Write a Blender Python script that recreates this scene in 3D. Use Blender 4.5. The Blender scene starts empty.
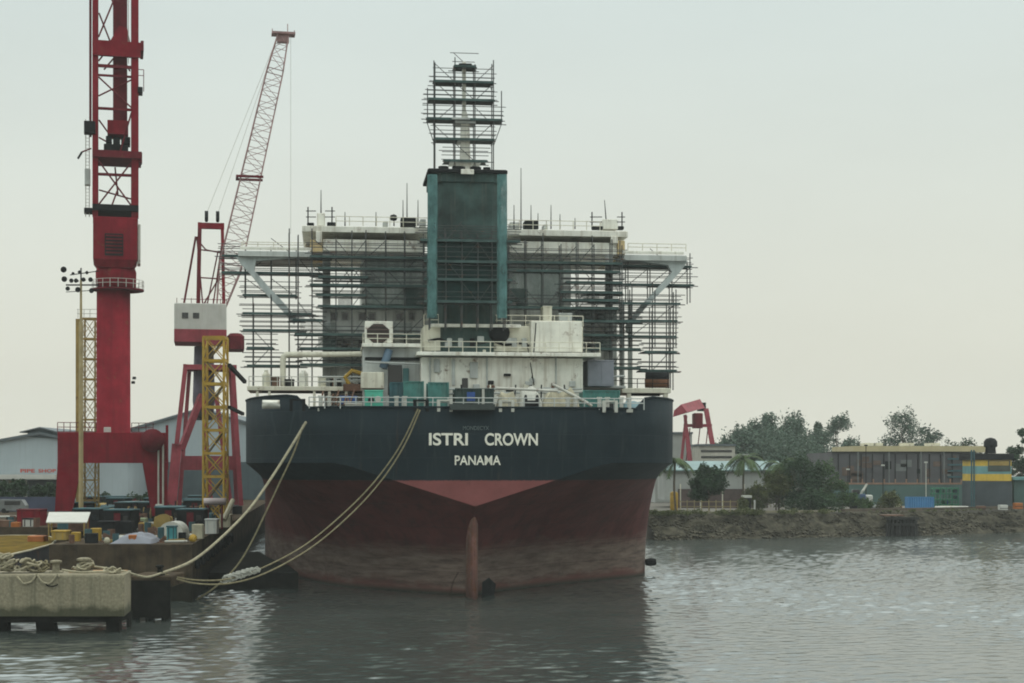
import bpy, math, random
from mathutils import Vector, Matrix, noise as mnoise
rnd = random.Random(11)
PI = math.pi
SC = bpy.context.scene
COL = SC.collection
F, HZ, CH = 1550.0, 466.0, 13.0          # focal length in pixels, horizon row, camera height

def W(px, py, D):
    """a point at distance D that stands at that place of the picture"""
    return Vector(((px - 512) / F * D, D, CH + (HZ - py) / F * D))

def WX(px, D): return (px - 512) / F * D
def WZ(py, D): return CH + (HZ - py) / F * D

# ---- ship frame: lat (starboard), u (forward from the transom), z above water
SO = Vector((-3.5, 150.0, 0.0)); ALPHA = math.atan(0.117)
SA, CA = math.sin(ALPHA), math.cos(ALPHA)
def Sx(px, u):
    k = (px - 512) / F
    return (k * (SO.y + CA * u) - SO.x + SA * u) / (CA - k * SA)
def Sz(py, u, lat=0.0):
    return CH + (HZ - py) / F * (SO.y + SA * lat + CA * u)
def SP(px, py, u):
    l = Sx(px, u); return Vector((l, u, Sz(py, u, l)))
def SW(p):
    return Vector((SO.x + CA * p[0] - SA * p[1], SO.y + SA * p[0] + CA * p[1], p[2]))

ORI = {}
class MB:
    def __init__(s): s.v = []; s.f = []
    def add(s, vs, fs):
        n = len(s.v); s.v += [Vector(v) for v in vs]; s.f += [[i + n for i in f] for f in fs]; return s
    def box(s, lo, hi):
        x0, y0, z0 = lo; x1, y1, z1 = hi
        return s.add([(x0,y0,z0),(x1,y0,z0),(x1,y1,z0),(x0,y1,z0),(x0,y0,z1),(x1,y0,z1),(x1,y1,z1),(x0,y1,z1)],
              [(0,3,2,1),(4,5,6,7),(0,1,5,4),(1,2,6,5),(2,3,7,6),(3,0,4,7)])
    def bbox(s, lo, hi, b=.05):
        """box with chamfered vertical and top edges"""
        x0, y0, z0 = lo; x1, y1, z1 = hi
        def ring(d, z): return [(x0+d+b,y0+d,z),(x1-d-b,y0+d,z),(x1-d,y0+d+b,z),(x1-d,y1-d-b,z),(x1-d-b,y1-d,z),(x0+d+b,y1-d,z),(x0+d,y1-d-b,z),(x0+d,y0+d+b,z)]
        return s.loft([ring(0, z0), ring(0, z1-b), ring(b, z1)])
    def loft(s, rings, caps=True, closed=True):
        n = len(rings[0]); vs = [p for r in rings for p in r]; fs = []
        for i in range(len(rings)-1):
            for j in range(n if closed else n-1):
                k = (j+1) % n
                fs.append((i*n+j, i*n+k, (i+1)*n+k, (i+1)*n+j))
        if caps: fs.append(tuple(range(n))[::-1]); fs.append(tuple((len(rings)-1)*n+j for j in range(n)))
        return s.add(vs, fs)
    def tube(s, p0, p1, r0, r1=None, n=6):
        p0 = Vector(p0); p1 = Vector(p1); r1 = r0 if r1 is None else r1
        d = (p1-p0)
        if d.length < 1e-6: return s
        d.normalize(); a = Vector((0,0,1)) if abs(d.z) < .9 else Vector((1,0,0))
        e1 = d.cross(a).normalized(); e2 = d.cross(e1)
        return s.loft([[p+e1*math.cos(2*PI*(j+.5)/n)*r+e2*math.sin(2*PI*(j+.5)/n)*r for j in range(n)] for p, r in ((p0,r0),(p1,r1))])
    def bar(s, p0, p1, w, h=None):
        p0 = Vector(p0); p1 = Vector(p1); h = h or w
        d = (p1-p0).normalized(); a = Vector((0,0,1)) if abs(d.z) < .95 else Vector((0,1,0))
        e1 = d.cross(a).normalized()*w/2; e2 = d.cross(e1).normalized()*h/2
        return s.loft([[p-e1-e2, p+e1-e2, p+e1+e2, p-e1+e2] for p in (p0, p1)])
    def path(s, pts, r, n=6):
        pts = [Vector(p) for p in pts]; rings = []; prev = None
        for i, p in enumerate(pts):
            d = (pts[min(i+1,len(pts)-1)]-pts[max(i-1,0)]).normalized()
            a = prev if prev is not None else (Vector((0,0,1)) if abs(d.z) < .9 else Vector((1,0,0)))
            e1 = (a-d*a.dot(d)).normalized(); prev = e1; e2 = d.cross(e1)
            rings.append([p+e1*math.cos(2*PI*j/n)*r+e2*math.sin(2*PI*j/n)*r for j in range(n)])
        return s.loft(rings)
    def lathe(s, c, prof, n=16):
        return s.loft([[(c[0]+math.cos(2*PI*j/n)*r, c[1]+math.sin(2*PI*j/n)*r, c[2]+z) for j in range(n)] for r, z in prof])
    def prism(s, poly, y0, y1):
        """polygon of (x, z) pushed from y0 to y1"""
        return s.loft([[(x, y0, z) for x, z in poly], [(x, y1, z) for x, z in poly]])
    def prismx(s, poly, x0, x1):
        return s.loft([[(x0, y, z) for y, z in poly], [(x1, y, z) for y, z in poly]])
    def prismz(s, poly, z0, z1):
        return s.loft([[(x, y, z0) for x, y in poly], [(x, y, z1) for x, y in poly]])
    def build(s, name, m, parent=None, smooth=False, origin=None):
        me = bpy.data.meshes.new(name)
        o = Vector((0,0,0))
        if parent is not None:
            q = parent
            while q.parent is not None: q = q.parent
            o = ORI.get(q.name, o)
        elif origin is not None: o = Vector(origin)
        me.from_pydata([tuple(v-o) for v in s.v], [], s.f)
        import bmesh
        b = bmesh.new(); b.from_mesh(me); bmesh.ops.recalc_face_normals(b, faces=b.faces); b.to_mesh(me); b.free()
        me.materials.append(m)
        if smooth:
            for p in me.polygons: p.use_smooth = True
        ob = bpy.data.objects.new(name, me); COL.objects.link(ob)
        if parent is not None: ob.parent = parent
        elif origin is not None: ob.location = o; ORI[ob.name] = o
        return ob

def tag(o, label, cat, group=None):
    o['label'] = label; o['category'] = cat
    if group: o['group'] = group
    return o
def thing(name, label, cat, base, group=None):
    o = bpy.data.objects.new(name, None); COL.objects.link(o)
    o.empty_display_size = .2
    o.location = base; ORI[o.name] = Vector(base)
    return tag(o, label, cat, group)
def sthing(name, label, cat, base, group=None):
    """a thing laid out in the ship's frame"""
    o = thing(name, label, cat, base, group)
    o.location = SW(base); o.rotation_euler.z = ALPHA
    return o
def solo(mb, name, m, label, cat, base, group=None, ship=False, smooth=False):
    o = mb.build(name, m, None, smooth, base)
    if ship: o.location = SW(base); o.rotation_euler.z = ALPHA
    return tag(o, label, cat, group)
def kind(o, k): o['kind'] = k; return o
def copy_tree(o, parent=None):
    c = o.copy(); COL.objects.link(c)
    if parent: c.parent = parent
    for ch in list(o.children): copy_tree(ch, c)
    return c

# ---- materials
class G:
    def __init__(s, name):
        s.m = bpy.data.materials.new(name); s.m.use_nodes = True
        s.t = s.m.node_tree; s.n = s.t.nodes; s.b = s.n['Principled BSDF']; s.out = s.n['Material Output']
        s.tc = s.n.new('ShaderNodeTexCoord')
    def link(s, a, b): s.t.links.new(a, b)
    def noise(s, scale, detail=4, rough=.6, stretch=(1,1,1), src='Object', dist=0):
        mp = s.n.new('ShaderNodeMapping'); mp.inputs['Scale'].default_value = stretch
        s.link(s.tc.outputs[src], mp.inputs[0])
        t = s.n.new('ShaderNodeTexNoise'); t.inputs['Scale'].default_value = scale; t.inputs['Detail'].default_value = detail
        t.inputs['Roughness'].default_value = rough; t.inputs['Distortion'].default_value = dist
        s.link(mp.outputs[0], t.inputs['Vector']); return t.outputs[0]
    def rng(s, v, a, b, c=0., d=1.):
        t = s.n.new('ShaderNodeMapRange'); t.inputs[1].default_value = a; t.inputs[2].default_value = b
        t.inputs[3].default_value = c; t.inputs[4].default_value = d; s.link(v, t.inputs[0]); return t.outputs[0]
    def mix(s, fac, a, b, mode='MIX'):
        t = s.n.new('ShaderNodeMix'); t.data_type = 'RGBA'; t.blend_type = mode
        for v, i in ((fac, 0), (a, 6), (b, 7)):
            if hasattr(v, 'is_linked'): s.link(v, t.inputs[i])
            else: t.inputs[i].default_value = v if i == 0 else (*v[:3], 1)
        return t.outputs[2]
    def math(s, op, a, b=0.):
        t = s.n.new('ShaderNodeMath'); t.operation = op
        for v, i in ((a, 0), (b, 1)):
            if hasattr(v, 'is_linked'): s.link(v, t.inputs[i])
            else: t.inputs[i].default_value = v
        return t.outputs[0]
    def bump(s, h, strength=.3, dist=.05):
        t = s.n.new('ShaderNodeBump'); t.inputs['Strength'].default_value = strength; t.inputs['Distance'].default_value = dist
        s.link(h, t.inputs['Height']); s.link(t.outputs[0], s.b.inputs['Normal'])

MATS = {}
RUST = (.12, .05, .025)
def mat(name, c, rough=.6, var=.35, scale=.6, streak=0., rust=0., metal=0., bump=0., dirt=(.06,.055,.045), spec=.3):
    if name in MATS: return MATS[name]
    g = G(name)
    col = g.mix(g.rng(g.noise(scale, 5), .3, .7), [x*(1-var) for x in c], [min(1, x*(1+var*.6)) for x in c])
    if streak:
        f = g.rng(g.noise(1.1, 4, .65, (1.6,1.6,.10)), .5, .75, 0, streak)
        col = g.mix(f, col, dirt)
    if rust:
        f = g.rng(g.noise(scale*1.9, 6, .7), .62-.2*rust, .72-.2*rust, 0, .85)
        col = g.mix(f, col, RUST)
    g.link(col, g.b.inputs['Base Color'])
    g.b.inputs['Roughness'].default_value = rough; g.b.inputs['Metallic'].default_value = metal
    g.b.inputs['Specular IOR Level'].default_value = spec
    if bump: g.bump(g.noise(scale*6, 5), bump, .05)
    MATS[name] = g.m; return g.m

def font_mesh(text, size, bold=.0, extrude=.03, space=1.0):
    """flat lettering as (verts, faces) in x, z, centred on x"""
    cu = bpy.data.curves.new('lettering', 'FONT'); cu.body = text; cu.size = size; cu.align_x = 'CENTER'
    cu.offset = bold; cu.extrude = extrude; cu.space_character = space
    ob = bpy.data.objects.new('tmp_text', cu); COL.objects.link(ob)
    bpy.context.view_layer.update()
    me = bpy.data.meshes.new_from_object(ob.evaluated_get(bpy.context.evaluated_depsgraph_get()))
    vs = [Vector(v.co) for v in me.vertices]; fs = [list(p.vertices) for p in me.polygons]
    bpy.data.objects.remove(ob); bpy.data.meshes.remove(me); bpy.data.curves.remove(cu)
    return vs, fs
def lettering(text, x0, x1, z0, z1, y, m, parent, bold=.0, name='lettering', xf=None):
    """letters fitted into the rectangle x0..x1, z0..z1, facing -y"""
    vs, fs = font_mesh(text, 1.0, bold, .02)
    ax0 = min(v.x for v in vs); ax1 = max(v.x for v in vs); ay0 = min(v.y for v in vs); ay1 = max(v.y for v in vs)
    mb = MB()
    pts = []
    for v in vs:
        x = x0+(v.x-ax0)/(ax1-ax0)*(x1-x0); z = z0+(v.y-ay0)/(ay1-ay0)*(z1-z0)
        p = Vector((x, y - v.z, z)); pts.append(xf(p) if xf else p)
    mb.add(pts, fs)
    return mb.build(name, m, parent)

def spline(pts, n):
    """Catmull-Rom resample, evenly in the index"""
    P = [Vector(p) for p in pts]; out = []
    for i in range(n+1):
        t = i/n*(len(P)-1); k = min(int(t), len(P)-2); t -= k
        p0 = P[max(k-1,0)]; p1 = P[k]; p2 = P[k+1]; p3 = P[min(k+2,len(P)-1)]
        out.append(.5*((2*p1)+(p2-p0)*t+(2*p0-5*p1+4*p2-p3)*t*t+(3*p1-p0-3*p2+p3)*t**3))
    return out
HAZE = 0.00015; WAVE = .008; SLOPE = .155
# ---- camera, light, air
cam = bpy.data.cameras.new('camera'); co = bpy.data.objects.new('camera', cam); COL.objects.link(co)
co.location = (0, 0, CH); co.rotation_euler = (PI/2, 0, 0)
cam.sensor_width = 36; cam.lens = F/1024*36; cam.shift_y = (HZ-341.5)/1024; cam.clip_end = 6000; cam.clip_start = .5
SC.camera = co
SC.view_settings.view_transform = 'Standard'; SC.view_settings.look = 'None'; SC.view_settings.exposure = 0.0; SC.view_settings.gamma = 1
SC.view_settings.use_curve_mapping = False
SC.cycles.use_denoising = True; SC.cycles.max_bounces = 6; SC.cycles.volume_bounces = 1; SC.cycles.transparent_max_bounces = 24
SC.cycles.filter_width = 1.9
EL, AZ = math.radians(60), math.radians(30)       # a veiled sun high in front of the camera, behind the ship
wd = bpy.data.worlds.new('World'); SC.world = wd; wd.use_nodes = True
nt = wd.node_tree; bg = nt.nodes['Background']
sky = nt.nodes.new('ShaderNodeTexSky'); sky.sky_type = 'NISHITA'; sky.sun_disc = False
sky.sun_elevation = EL; sky.sun_rotation = AZ; sky.dust_density = 6; sky.air_density = 1.6; sky.ozone_density = 1
tc = nt.nodes.new('ShaderNodeTexCoord')
sep = nt.nodes.new('ShaderNodeSeparateXYZ'); nt.links.new(tc.outputs['Generated'], sep.inputs[0])
ramp = nt.nodes.new('ShaderNodeValToRGB')          # the cloud layer: a little warmer and thicker low down
ramp.color_ramp.elements[0].position = 0.0; ramp.color_ramp.elements[0].color = (.65, .635, .535, 1)
ramp.color_ramp.elements[1].position = .34; ramp.color_ramp.elements[1].color = (.575, .665, .655, 1)
e3 = ramp.color_ramp.elements.new(.44); e3.color = (.59, .68, .66, 1)
e4 = ramp.color_ramp.elements.new(.72); e4.color = (.64, .68, .65, 1)
nt.links.new(sep.outputs[2], ramp.inputs[0])
mp = nt.nodes.new('ShaderNodeMapping'); mp.inputs['Scale'].default_value = (1.2, 1.2, 4.0); nt.links.new(tc.outputs['Generated'], mp.inputs[0])
cn = nt.nodes.new('ShaderNodeTexNoise'); cn.inputs['Scale'].default_value = 1.6; cn.inputs['Detail'].default_value = 5; nt.links.new(mp.outputs[0], cn.inputs['Vector'])
mr = nt.nodes.new('ShaderNodeMapRange'); mr.inputs[1].default_value = .3; mr.inputs[2].default_value = .7; mr.inputs[3].default_value = 10.9; mr.inputs[4].default_value = 12.1
nt.links.new(cn.outputs[0], mr.inputs[0])
dy = nt.nodes.new('ShaderNodeMapRange'); dy.inputs[1].default_value = -.55; dy.inputs[2].default_value = .75; dy.inputs[3].default_value = .95; dy.inputs[4].default_value = 1.0
dy.interpolation_type = 'SMOOTHSTEP'; nt.links.new(sep.outputs[1], dy.inputs[0])   # unseen sky behind the camera dimmed a little, only to shape the light
ml = nt.nodes.new('ShaderNodeMath'); ml.operation = 'MULTIPLY'; nt.links.new(mr.outputs[0], ml.inputs[0]); nt.links.new(dy.outputs[0], ml.inputs[1])
zb = nt.nodes.new('ShaderNodeMapRange'); zb.inputs[1].default_value = .29; zb.inputs[2].default_value = .5; zb.inputs[3].default_value = 1.0; zb.inputs[4].default_value = 2.3
zb.interpolation_type = 'SMOOTHSTEP'; nt.links.new(sep.outputs[2], zb.inputs[0])   # overcast is brightest overhead; boosted above the frame to light water and objects
ml2 = nt.nodes.new('ShaderNodeMath'); ml2.operation = 'MULTIPLY'; nt.links.new(ml.outputs[0], ml2.inputs[0]); nt.links.new(zb.outputs[0], ml2.inputs[1])
vm = nt.nodes.new('ShaderNodeVectorMath'); vm.operation = 'SCALE'; nt.links.new(ramp.outputs[0], vm.inputs[0]); nt.links.new(ml2.outputs[0], vm.inputs['Scale'])
mx = nt.nodes.new('ShaderNodeMix'); mx.data_type = 'RGBA'; mx.inputs[0].default_value = .93
nt.links.new(sky.outputs[0], mx.inputs[6]); nt.links.new(vm.outputs[0], mx.inputs[7])
nt.links.new(mx.outputs[2], bg.inputs[0]); bg.inputs[1].default_value = 0.10
sun = bpy.data.lights.new('sun', 'SUN'); sun.energy = .8; sun.angle = math.radians(25); sun.color = (1, .95, .86)
so = bpy.data.objects.new('sun', sun); COL.objects.link(so)
d = Vector((math.sin(AZ)*math.cos(EL), math.cos(AZ)*math.cos(EL), math.sin(EL)))
so.rotation_euler = d.to_track_quat('Z', 'Y').to_euler(); so.location = d*300

hz = MB(); hz.box((-1900, -150, -8), (1900, 1900, 96))
hm = bpy.data.materials.new('haze'); hm.use_nodes = True
for n in list(hm.node_tree.nodes):
    if n.type == 'BSDF_PRINCIPLED': hm.node_tree.nodes.remove(n)
pv = hm.node_tree.nodes.new('ShaderNodeVolumePrincipled'); pv.inputs['Color'].default_value = (.93, .97, .96, 1); pv.inputs['Density'].default_value = HAZE
hm.node_tree.links.new(pv.outputs[0], hm.node_tree.nodes['Material Output'].inputs['Volume'])
ho = hz.build('haze', hm); kind(ho, 'stuff'); ho.display_type = 'WIRE'
tag(ho, 'pale humid haze hanging over the whole harbour', 'haze')

# ---- water, land
g = G('harbour_water')
h1 = g.noise(2.2, 2, .5, (.7, 1.2, 1)); h2 = g.noise(5, 2, .5, (.7, 1.2, 1)); h3 = g.noise(.09, 2, .5)
hh = g.math('ADD', g.math('MULTIPLY', h1, 1.0), g.math('MULTIPLY', h2, .42))
bp = g.n.new('ShaderNodeBump'); bp.inputs['Strength'].default_value = 1.0; bp.inputs['Distance'].default_value = WAVE
g.link(hh, bp.inputs['Height']); g.link(bp.outputs[0], g.b.inputs['Normal'])
g.link(g.mix(g.rng(h3, .35, .65), (.034, .043, .038), (.047, .056, .051)), g.b.inputs['Base Color'])
g.b.inputs['Roughness'].default_value = .14; g.b.inputs['IOR'].default_value = 2.6
wt = MB(); wt.add([(-1800,-120,-.3),(1800,-120,-.3),(1800,1800,-.3),(-1800,1800,-.3)], [(0,1,2,3)])
kind(wt.build('water', g.m), 'structure')
# the harbour's wind ripples, modelled over the basin in front of the camera
import numpy as np
rs = np.random.RandomState(4)
ys = [72.0]
while ys[-1] < 352: ys.append(ys[-1]+.2+max(0, ys[-1]-150)*.0022)
ys = np.array(ys); xs = np.arange(-125, 150, .22)
Xg, Yg = np.meshgrid(xs, ys); Zg = np.zeros_like(Xg)
for k in range(46):
    lam = .5*(2.3/.5)**rs.rand()
    th = rs.normal(-1.45, .55)          # wind blows towards the camera, a little across
    amp = SLOPE*lam/(2*math.pi)*math.sqrt(2/46.)*(1.0 if lam < 3 else .75)
    kx, ky = math.cos(th)*2*math.pi/lam, math.sin(th)*2*math.pi/lam
    Zg += amp*np.sin(kx*Xg+ky*Yg+rs.rand()*6.283)
gust = .75+.3*np.sin(Xg*.031+1.3+.7*np.sin(Yg*.05))*np.sin(Yg*.043+.5)+.2*np.sin(Xg*.11+Yg*.07)
edge = np.clip((Xg+125)/6, 0, 1)*np.clip((149-Xg)/6, 0, 1)*np.clip((Yg-72)/5, 0, 1)*np.clip((352-Yg)/6, 0, 1)
Zg = Zg*gust*edge - .25*(1-edge)
ny, nx = Zg.shape
wm = bpy.data.meshes.new('water'); wm.vertices.add(nx*ny)
wm.vertices.foreach_set('co', np.stack([Xg, Yg, Zg], -1).astype(np.float32).ravel())
ii = (np.arange(ny-1)[:, None]*nx+np.arange(nx-1)[None, :]).ravel()
quads = np.stack([ii, ii+1, ii+nx+1, ii+nx], -1).astype(np.int32); nf = len(ii)
wm.loops.add(nf*4); wm.loops.foreach_set('vertex_index', quads.ravel())
wm.polygons.add(nf); wm.polygons.foreach_set('loop_start', np.arange(0, nf*4, 4, dtype=np.int32))
wm.update(calc_edges=True); wm.polygons.foreach_set('use_smooth', np.ones(nf, dtype=bool)); wm.materials.append(g.m)
wo = bpy.data.objects.new('water', wm); COL.objects.link(wo); kind(wo, 'structure')

M_QUAY = mat('quay_concrete', (.066,.049,.032), .95, .6, .5, streak=.8, bump=.6, dirt=(.02,.019,.016), spec=.05)
M_GROUND = mat('yard_ground', (.13,.12,.10), .9, .4, .15, bump=.3)
M_CONC = mat('pier_concrete', (.23,.205,.14), .95, .35, 4.5, streak=.85, bump=.3, dirt=(.10,.095,.065))
def tide_mark(m, zlo, zhi, c):
    t = m.node_tree; b = t.nodes['Principled BSDF']; old = b.inputs['Base Color'].links[0].from_socket
    gm = t.nodes.new('ShaderNodeNewGeometry'); sp = t.nodes.new('ShaderNodeSeparateXYZ'); t.links.new(gm.outputs['Position'], sp.inputs[0])
    nz = t.nodes.new('ShaderNodeTexNoise'); nz.inputs['Scale'].default_value = .9; nz.inputs['Detail'].default_value = 5; t.links.new(gm.outputs['Position'], nz.inputs['Vector'])
    ad = t.nodes.new('ShaderNodeMath'); ad.operation = 'MULTIPLY_ADD'; t.links.new(nz.outputs[0], ad.inputs[0]); ad.inputs[1].default_value = 1.3; t.links.new(sp.outputs[2], ad.inputs[2])
    mr_ = t.nodes.new('ShaderNodeMapRange'); mr_.inputs[1].default_value = zlo+.65; mr_.inputs[2].default_value = zhi+.65; mr_.inputs[3].default_value = .85; mr_.inputs[4].default_value = 0; t.links.new(ad.outputs[0], mr_.inputs[0])
    mx_ = t.nodes.new('ShaderNodeMix'); mx_.data_type = 'RGBA'; t.links.new(mr_.outputs[0], mx_.inputs[0]); t.links.new(old, mx_.inputs[6]); mx_.inputs[7].default_value = (*c, 1)
    t.links.new(mx_.outputs[2], b.inputs['Base Color'])
tide_mark(M_CONC, 1.7, 2.2, (.035,.038,.02))
tide_mark(M_QUAY, 1.6, 3.0, (.012,.013,.01))
M_DARK = mat('black_steel', (.014,.015,.016), .8, .4, .8, spec=.08)
def quay_x(D): return -30.8-.117*(D-150)
q = MB(); QZ = 5.5
poly = [(-400,190),(-45.2,190),(-44.2,148),(quay_x(148),148),(quay_x(420),420),(-400,420)]
q.prismz(poly, -4, QZ)
kind(q.build('quay', M_QUAY), 'structure')
s_ = MB()
shore = [(24,276),(40,281),(60,288),(80,297),(100,309),(140,326),(220,350),(420,390),(1500,420),(1500,560),(6,560),(8,430),(16,330)]
s_.prismz(shore, -4, 4.4)
kind(s_.build('shore_ground', M_GROUND), 'structure')
b_ = MB(); b_.box((-1700,420.5,-4), (5.9,1780,4.3)); b_.box((5.95,561,-4), (1700,1780,4.35))
kind(b_.build('far_ground', M_GROUND), 'structure')
# rocky bank in front of the shore: one uneven sheet, with boulders over it
bank = MB(); rows = 7; pts = spline([(p[0], p[1], 0) for p in shore[:8]], 220)
grid = []; pts_bank = pts
for i, p in enumerate(pts):
    a = pts[max(i-1,0)]; c = pts[min(i+1,len(pts)-1)]; n = Vector((c.y-a.y, -(c.x-a.x), 0)).normalized()
    for r in range(rows):
        t = r/(rows-1); q_ = p + n*(5.2*t-.3) + n*(mnoise.noise(Vector((p.x*.2, r*.9, 3)))*1.2*(t>0))
        z = 4.43-5.0*t + mnoise.noise(Vector((p.x*.35, r*.8, 9)))*.7*(0 < r)
        grid.append((q_.x, q_.y, z))
for i in range(len(pts)-1):
    for r in range(rows-1):
        bank.f.append([i*rows+r, (i+1)*rows+r, (i+1)*rows+r+1, i*rows+r+1])
bank.v = [Vector(v) for v in grid]
M_BANK = mat('bank_mud_and_stone', (.068,.062,.045), .95, .75, .8, bump=.8, spec=.05)
kind(bank.build('shore_bank', M_BANK), 'structure')
rk = MB()
for _ in range(3200):
    i = rnd.randrange(len(pts)-30); p = pts[i]; a = pts[max(i-1,0)]; c = pts[i+1]; n = Vector((c.y-a.y, -(c.x-a.x), 0)).normalized()
    t = rnd.random(); r = rnd.uniform(.12,.36)*(1.3 if t > .6 else 1)
    o = p+n*(5.2*t-.2)+Vector((rnd.uniform(-.3,.3),0,4.4-5*t))
    vs = []
    for (x,y,z) in ((1,0,0),(0,1,0),(-1,0,0),(0,-1,0),(0,0,1),(0,0,-1),(.6,.6,.5),(-.6,.6,.5),(.6,-.6,.5),(-.6,-.6,.5)):
        vs.append(o+Vector((x*rnd.uniform(.7,1.3),y*rnd.uniform(.7,1.2),z*rnd.uniform(.5,.9)))*r)
    rk.add(vs, [(4,8,6),(4,6,7),(4,7,9),(4,9,8),(8,0,6),(6,1,7),(7,2,9),(9,3,8),(0,5,1),(1,5,2),(2,5,3),(3,5,0),(0,1,6),(1,2,7),(2,3,9),(3,0,8)])
M_ROCK = mat('bank_boulders', (.085,.077,.058), .95, .7, .6, bump=.4, spec=.05)
ro = rk.build('rubble', M_ROCK); kind(ro, 'stuff'); tag(ro, 'brown and grey boulders covering the sloping bank at the waterline', 'rubble')
# ======================================================= the tanker
SHIP = thing('tanker_ship', 'big dark blue and red tanker seen from astern with white lettering on its flat transom', 'ship', (0,0,0))
SHIP.location = SO; SHIP.rotation_euler.z = ALPHA
M_WHITE = mat('ship_white', (.72,.71,.63), .6, .2, .5, streak=.7, rust=.16, dirt=(.26,.20,.13))
M_CREAM = mat('ship_cream', (.62,.60,.49), .6, .2, .5, streak=.5, rust=.12, dirt=(.25,.20,.13))
M_GREYW = mat('ship_grey_white', (.42,.44,.42), .6, .25, .5, streak=.5, dirt=(.14,.13,.11))
M_HOUSE = mat('ship_house_grey', (.70,.72,.68), .65, .3, .4, streak=.5, dirt=(.06,.065,.06))
M_GLASS = mat('dark_glass', (.012,.014,.016), .15, .2, 1, spec=.6)
M_DECK = mat('deck_red', (.10,.045,.035), .8, .4, .4)
M_PIPE = mat('scaffold_steel', (.055,.06,.06), .55, .4, 1, rust=.3)
M_PLANK = mat('scaffold_plank', (.05,.062,.058), .8, .45, .6)
M_RUSTY_ = mat('rusty_steel', (.13,.07,.045), .8, .5, .7)
M_PALE = mat('pale_steel', (.45,.45,.40), .6, .2, .8, rust=.1)

g = G('hull_paint')
sz = g.n.new('ShaderNodeSeparateXYZ'); g.link(g.tc.outputs['Object'], sz.inputs[0]); Z = sz.outputs[2]
st = g.noise(1.0, 5, .65, (1.0,1.0,.07)); st2 = g.noise(.35, 5, .6); st3 = g.noise(2.2, 4, .7, (1,1,.05))
navy = g.mix(g.rng(st2, .3, .7), (.0085,.016,.021), (.014,.024,.029))
navy = g.mix(g.rng(st3, .56, .74, 0, .4), navy, (.045,.055,.052))
navy = g.mix(g.rng(st, .64, .74, 0, .55), navy, (.045,.028,.018))
red = g.mix(g.rng(st2, .3, .7), (.055,.016,.015), (.098,.029,.027))
red = g.mix(g.rng(st, .5, .72, 0, .65), red, (.03,.014,.012))
zz = g.math('ADD', Z, g.math('MULTIPLY', g.math('SUBTRACT', g.noise(.8, 5, .65, (.3,.3,1.2)), .5), 2.4))
worn = g.mix(g.rng(g.noise(1.1, 6, .7, (.22,.22,1.6)), .36, .64), (.075,.055,.045), (.19,.145,.118))
red = g.mix(g.rng(zz, 5.4, 3.6, 0, .88), red, worn)
red = g.mix(g.rng(zz, 1.3, .5, 0, .8), red, (.10,.035,.03))
seam = g.n.new('ShaderNodeTexBrick'); seam.offset = .5; seam.inputs['Scale'].default_value = 1; seam.inputs['Brick Width'].default_value = 7.5; seam.inputs['Row Height'].default_value = 2.3
seam.inputs['Mortar Size'].default_value = .035; seam.inputs['Mortar Smooth'].default_value = .6
cb = g.n.new('ShaderNodeCombineXYZ'); sxy = g.math('ADD', sz.outputs[0], g.math('MULTIPLY', sz.outputs[1], .8)); g.link(sxy, cb.inputs[0]); g.link(Z, cb.inputs[1]); g.link(cb.outputs[0], seam.inputs['Vector'])
red = g.mix(g.math('MULTIPLY', seam.outputs['Fac'], .55), red, (.03,.016,.014))
navy = g.mix(g.math('MULTIPLY', seam.outputs['Fac'], .35), navy, (.03,.042,.046))
lit_face = g.math('MULTIPLY', g.rng(sz.outputs[1], .66, .6), g.rng(Z, 8.9, 9.1)); red = g.mix(g.math('MULTIPLY', lit_face, g.rng(st2, .25, .7, .6, 1)), red, (.22,.075,.072))  # paler tint painted on the transom face for the light it catches
red = g.mix(g.rng(Z, .55, .1, 0, .9), red, (.03,.035,.025))
red = g.mix(g.rng(g.noise(1.7, 6, .75, (1,1,.6)), .6, .7, 0, .55), red, (.05,.026,.018))
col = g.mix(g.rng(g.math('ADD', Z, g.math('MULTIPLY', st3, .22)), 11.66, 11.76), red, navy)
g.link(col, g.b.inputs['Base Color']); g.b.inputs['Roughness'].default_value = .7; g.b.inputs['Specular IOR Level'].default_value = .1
# plate seams and dents
wv = g.n.new('ShaderNodeTexWave'); wv.wave_type = 'BANDS'; wv.bands_direction = 'Z'; wv.inputs['Scale'].default_value = .13; wv.inputs['Distortion'].default_value = .3
g.link(g.tc.outputs['Object'], wv.inputs[0])
g.bump(g.math('ADD', g.math('MULTIPLY', seam.outputs['Fac'], -.2), g.math('MULTIPLY', g.noise(.3, 3, .5), .9)), .5, .25)
M_HULL = g.m

HB = 22.9
def plan_pts():
    """half of the deck outline: lat, u"""
    L = [(0,0),(4,0),(8,0),(11.5,0.05)]
    b0, b1, b2 = Vector((11.5,.05)), Vector((21.6,1.9)), Vector((HB,17))
    for i in range(1, 11):
        t = i/10; p = b0*(1-t)**2+b1*2*t*(1-t)+b2*t*t; L.append((p.x, p.y))
    L += [(HB,30),(HB,48),(HB,66)]
    return L
def seg_resample(L, n):
    P = [Vector((a, b, 0)) for a, b in L]; ds = [0]
    for i in range(1, len(P)): ds.append(ds[-1]+(P[i]-P[i-1]).length)
    out = []
    for i in range(n+1):
        d = ds[-1]*i/n; k = 0
        while k < len(ds)-2 and ds[k+1] < d: k += 1
        out.append(P[k].lerp(P[k+1], (d-ds[k])/(ds[k+1]-ds[k])))
    return out
NP = 60
TOP = seg_resample(plan_pts(), NP)
def wl(pts): return seg_resample([(p.x, p.y) for p in spline([(a,b,0) for a,b in pts], 60)], NP)
WLS = wl([(.25,5.6),(2,9),(5,12.8),(10.6,19),(16,24.5),(20,29),(22.3,34),(HB,42),(HB,66)])
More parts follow.
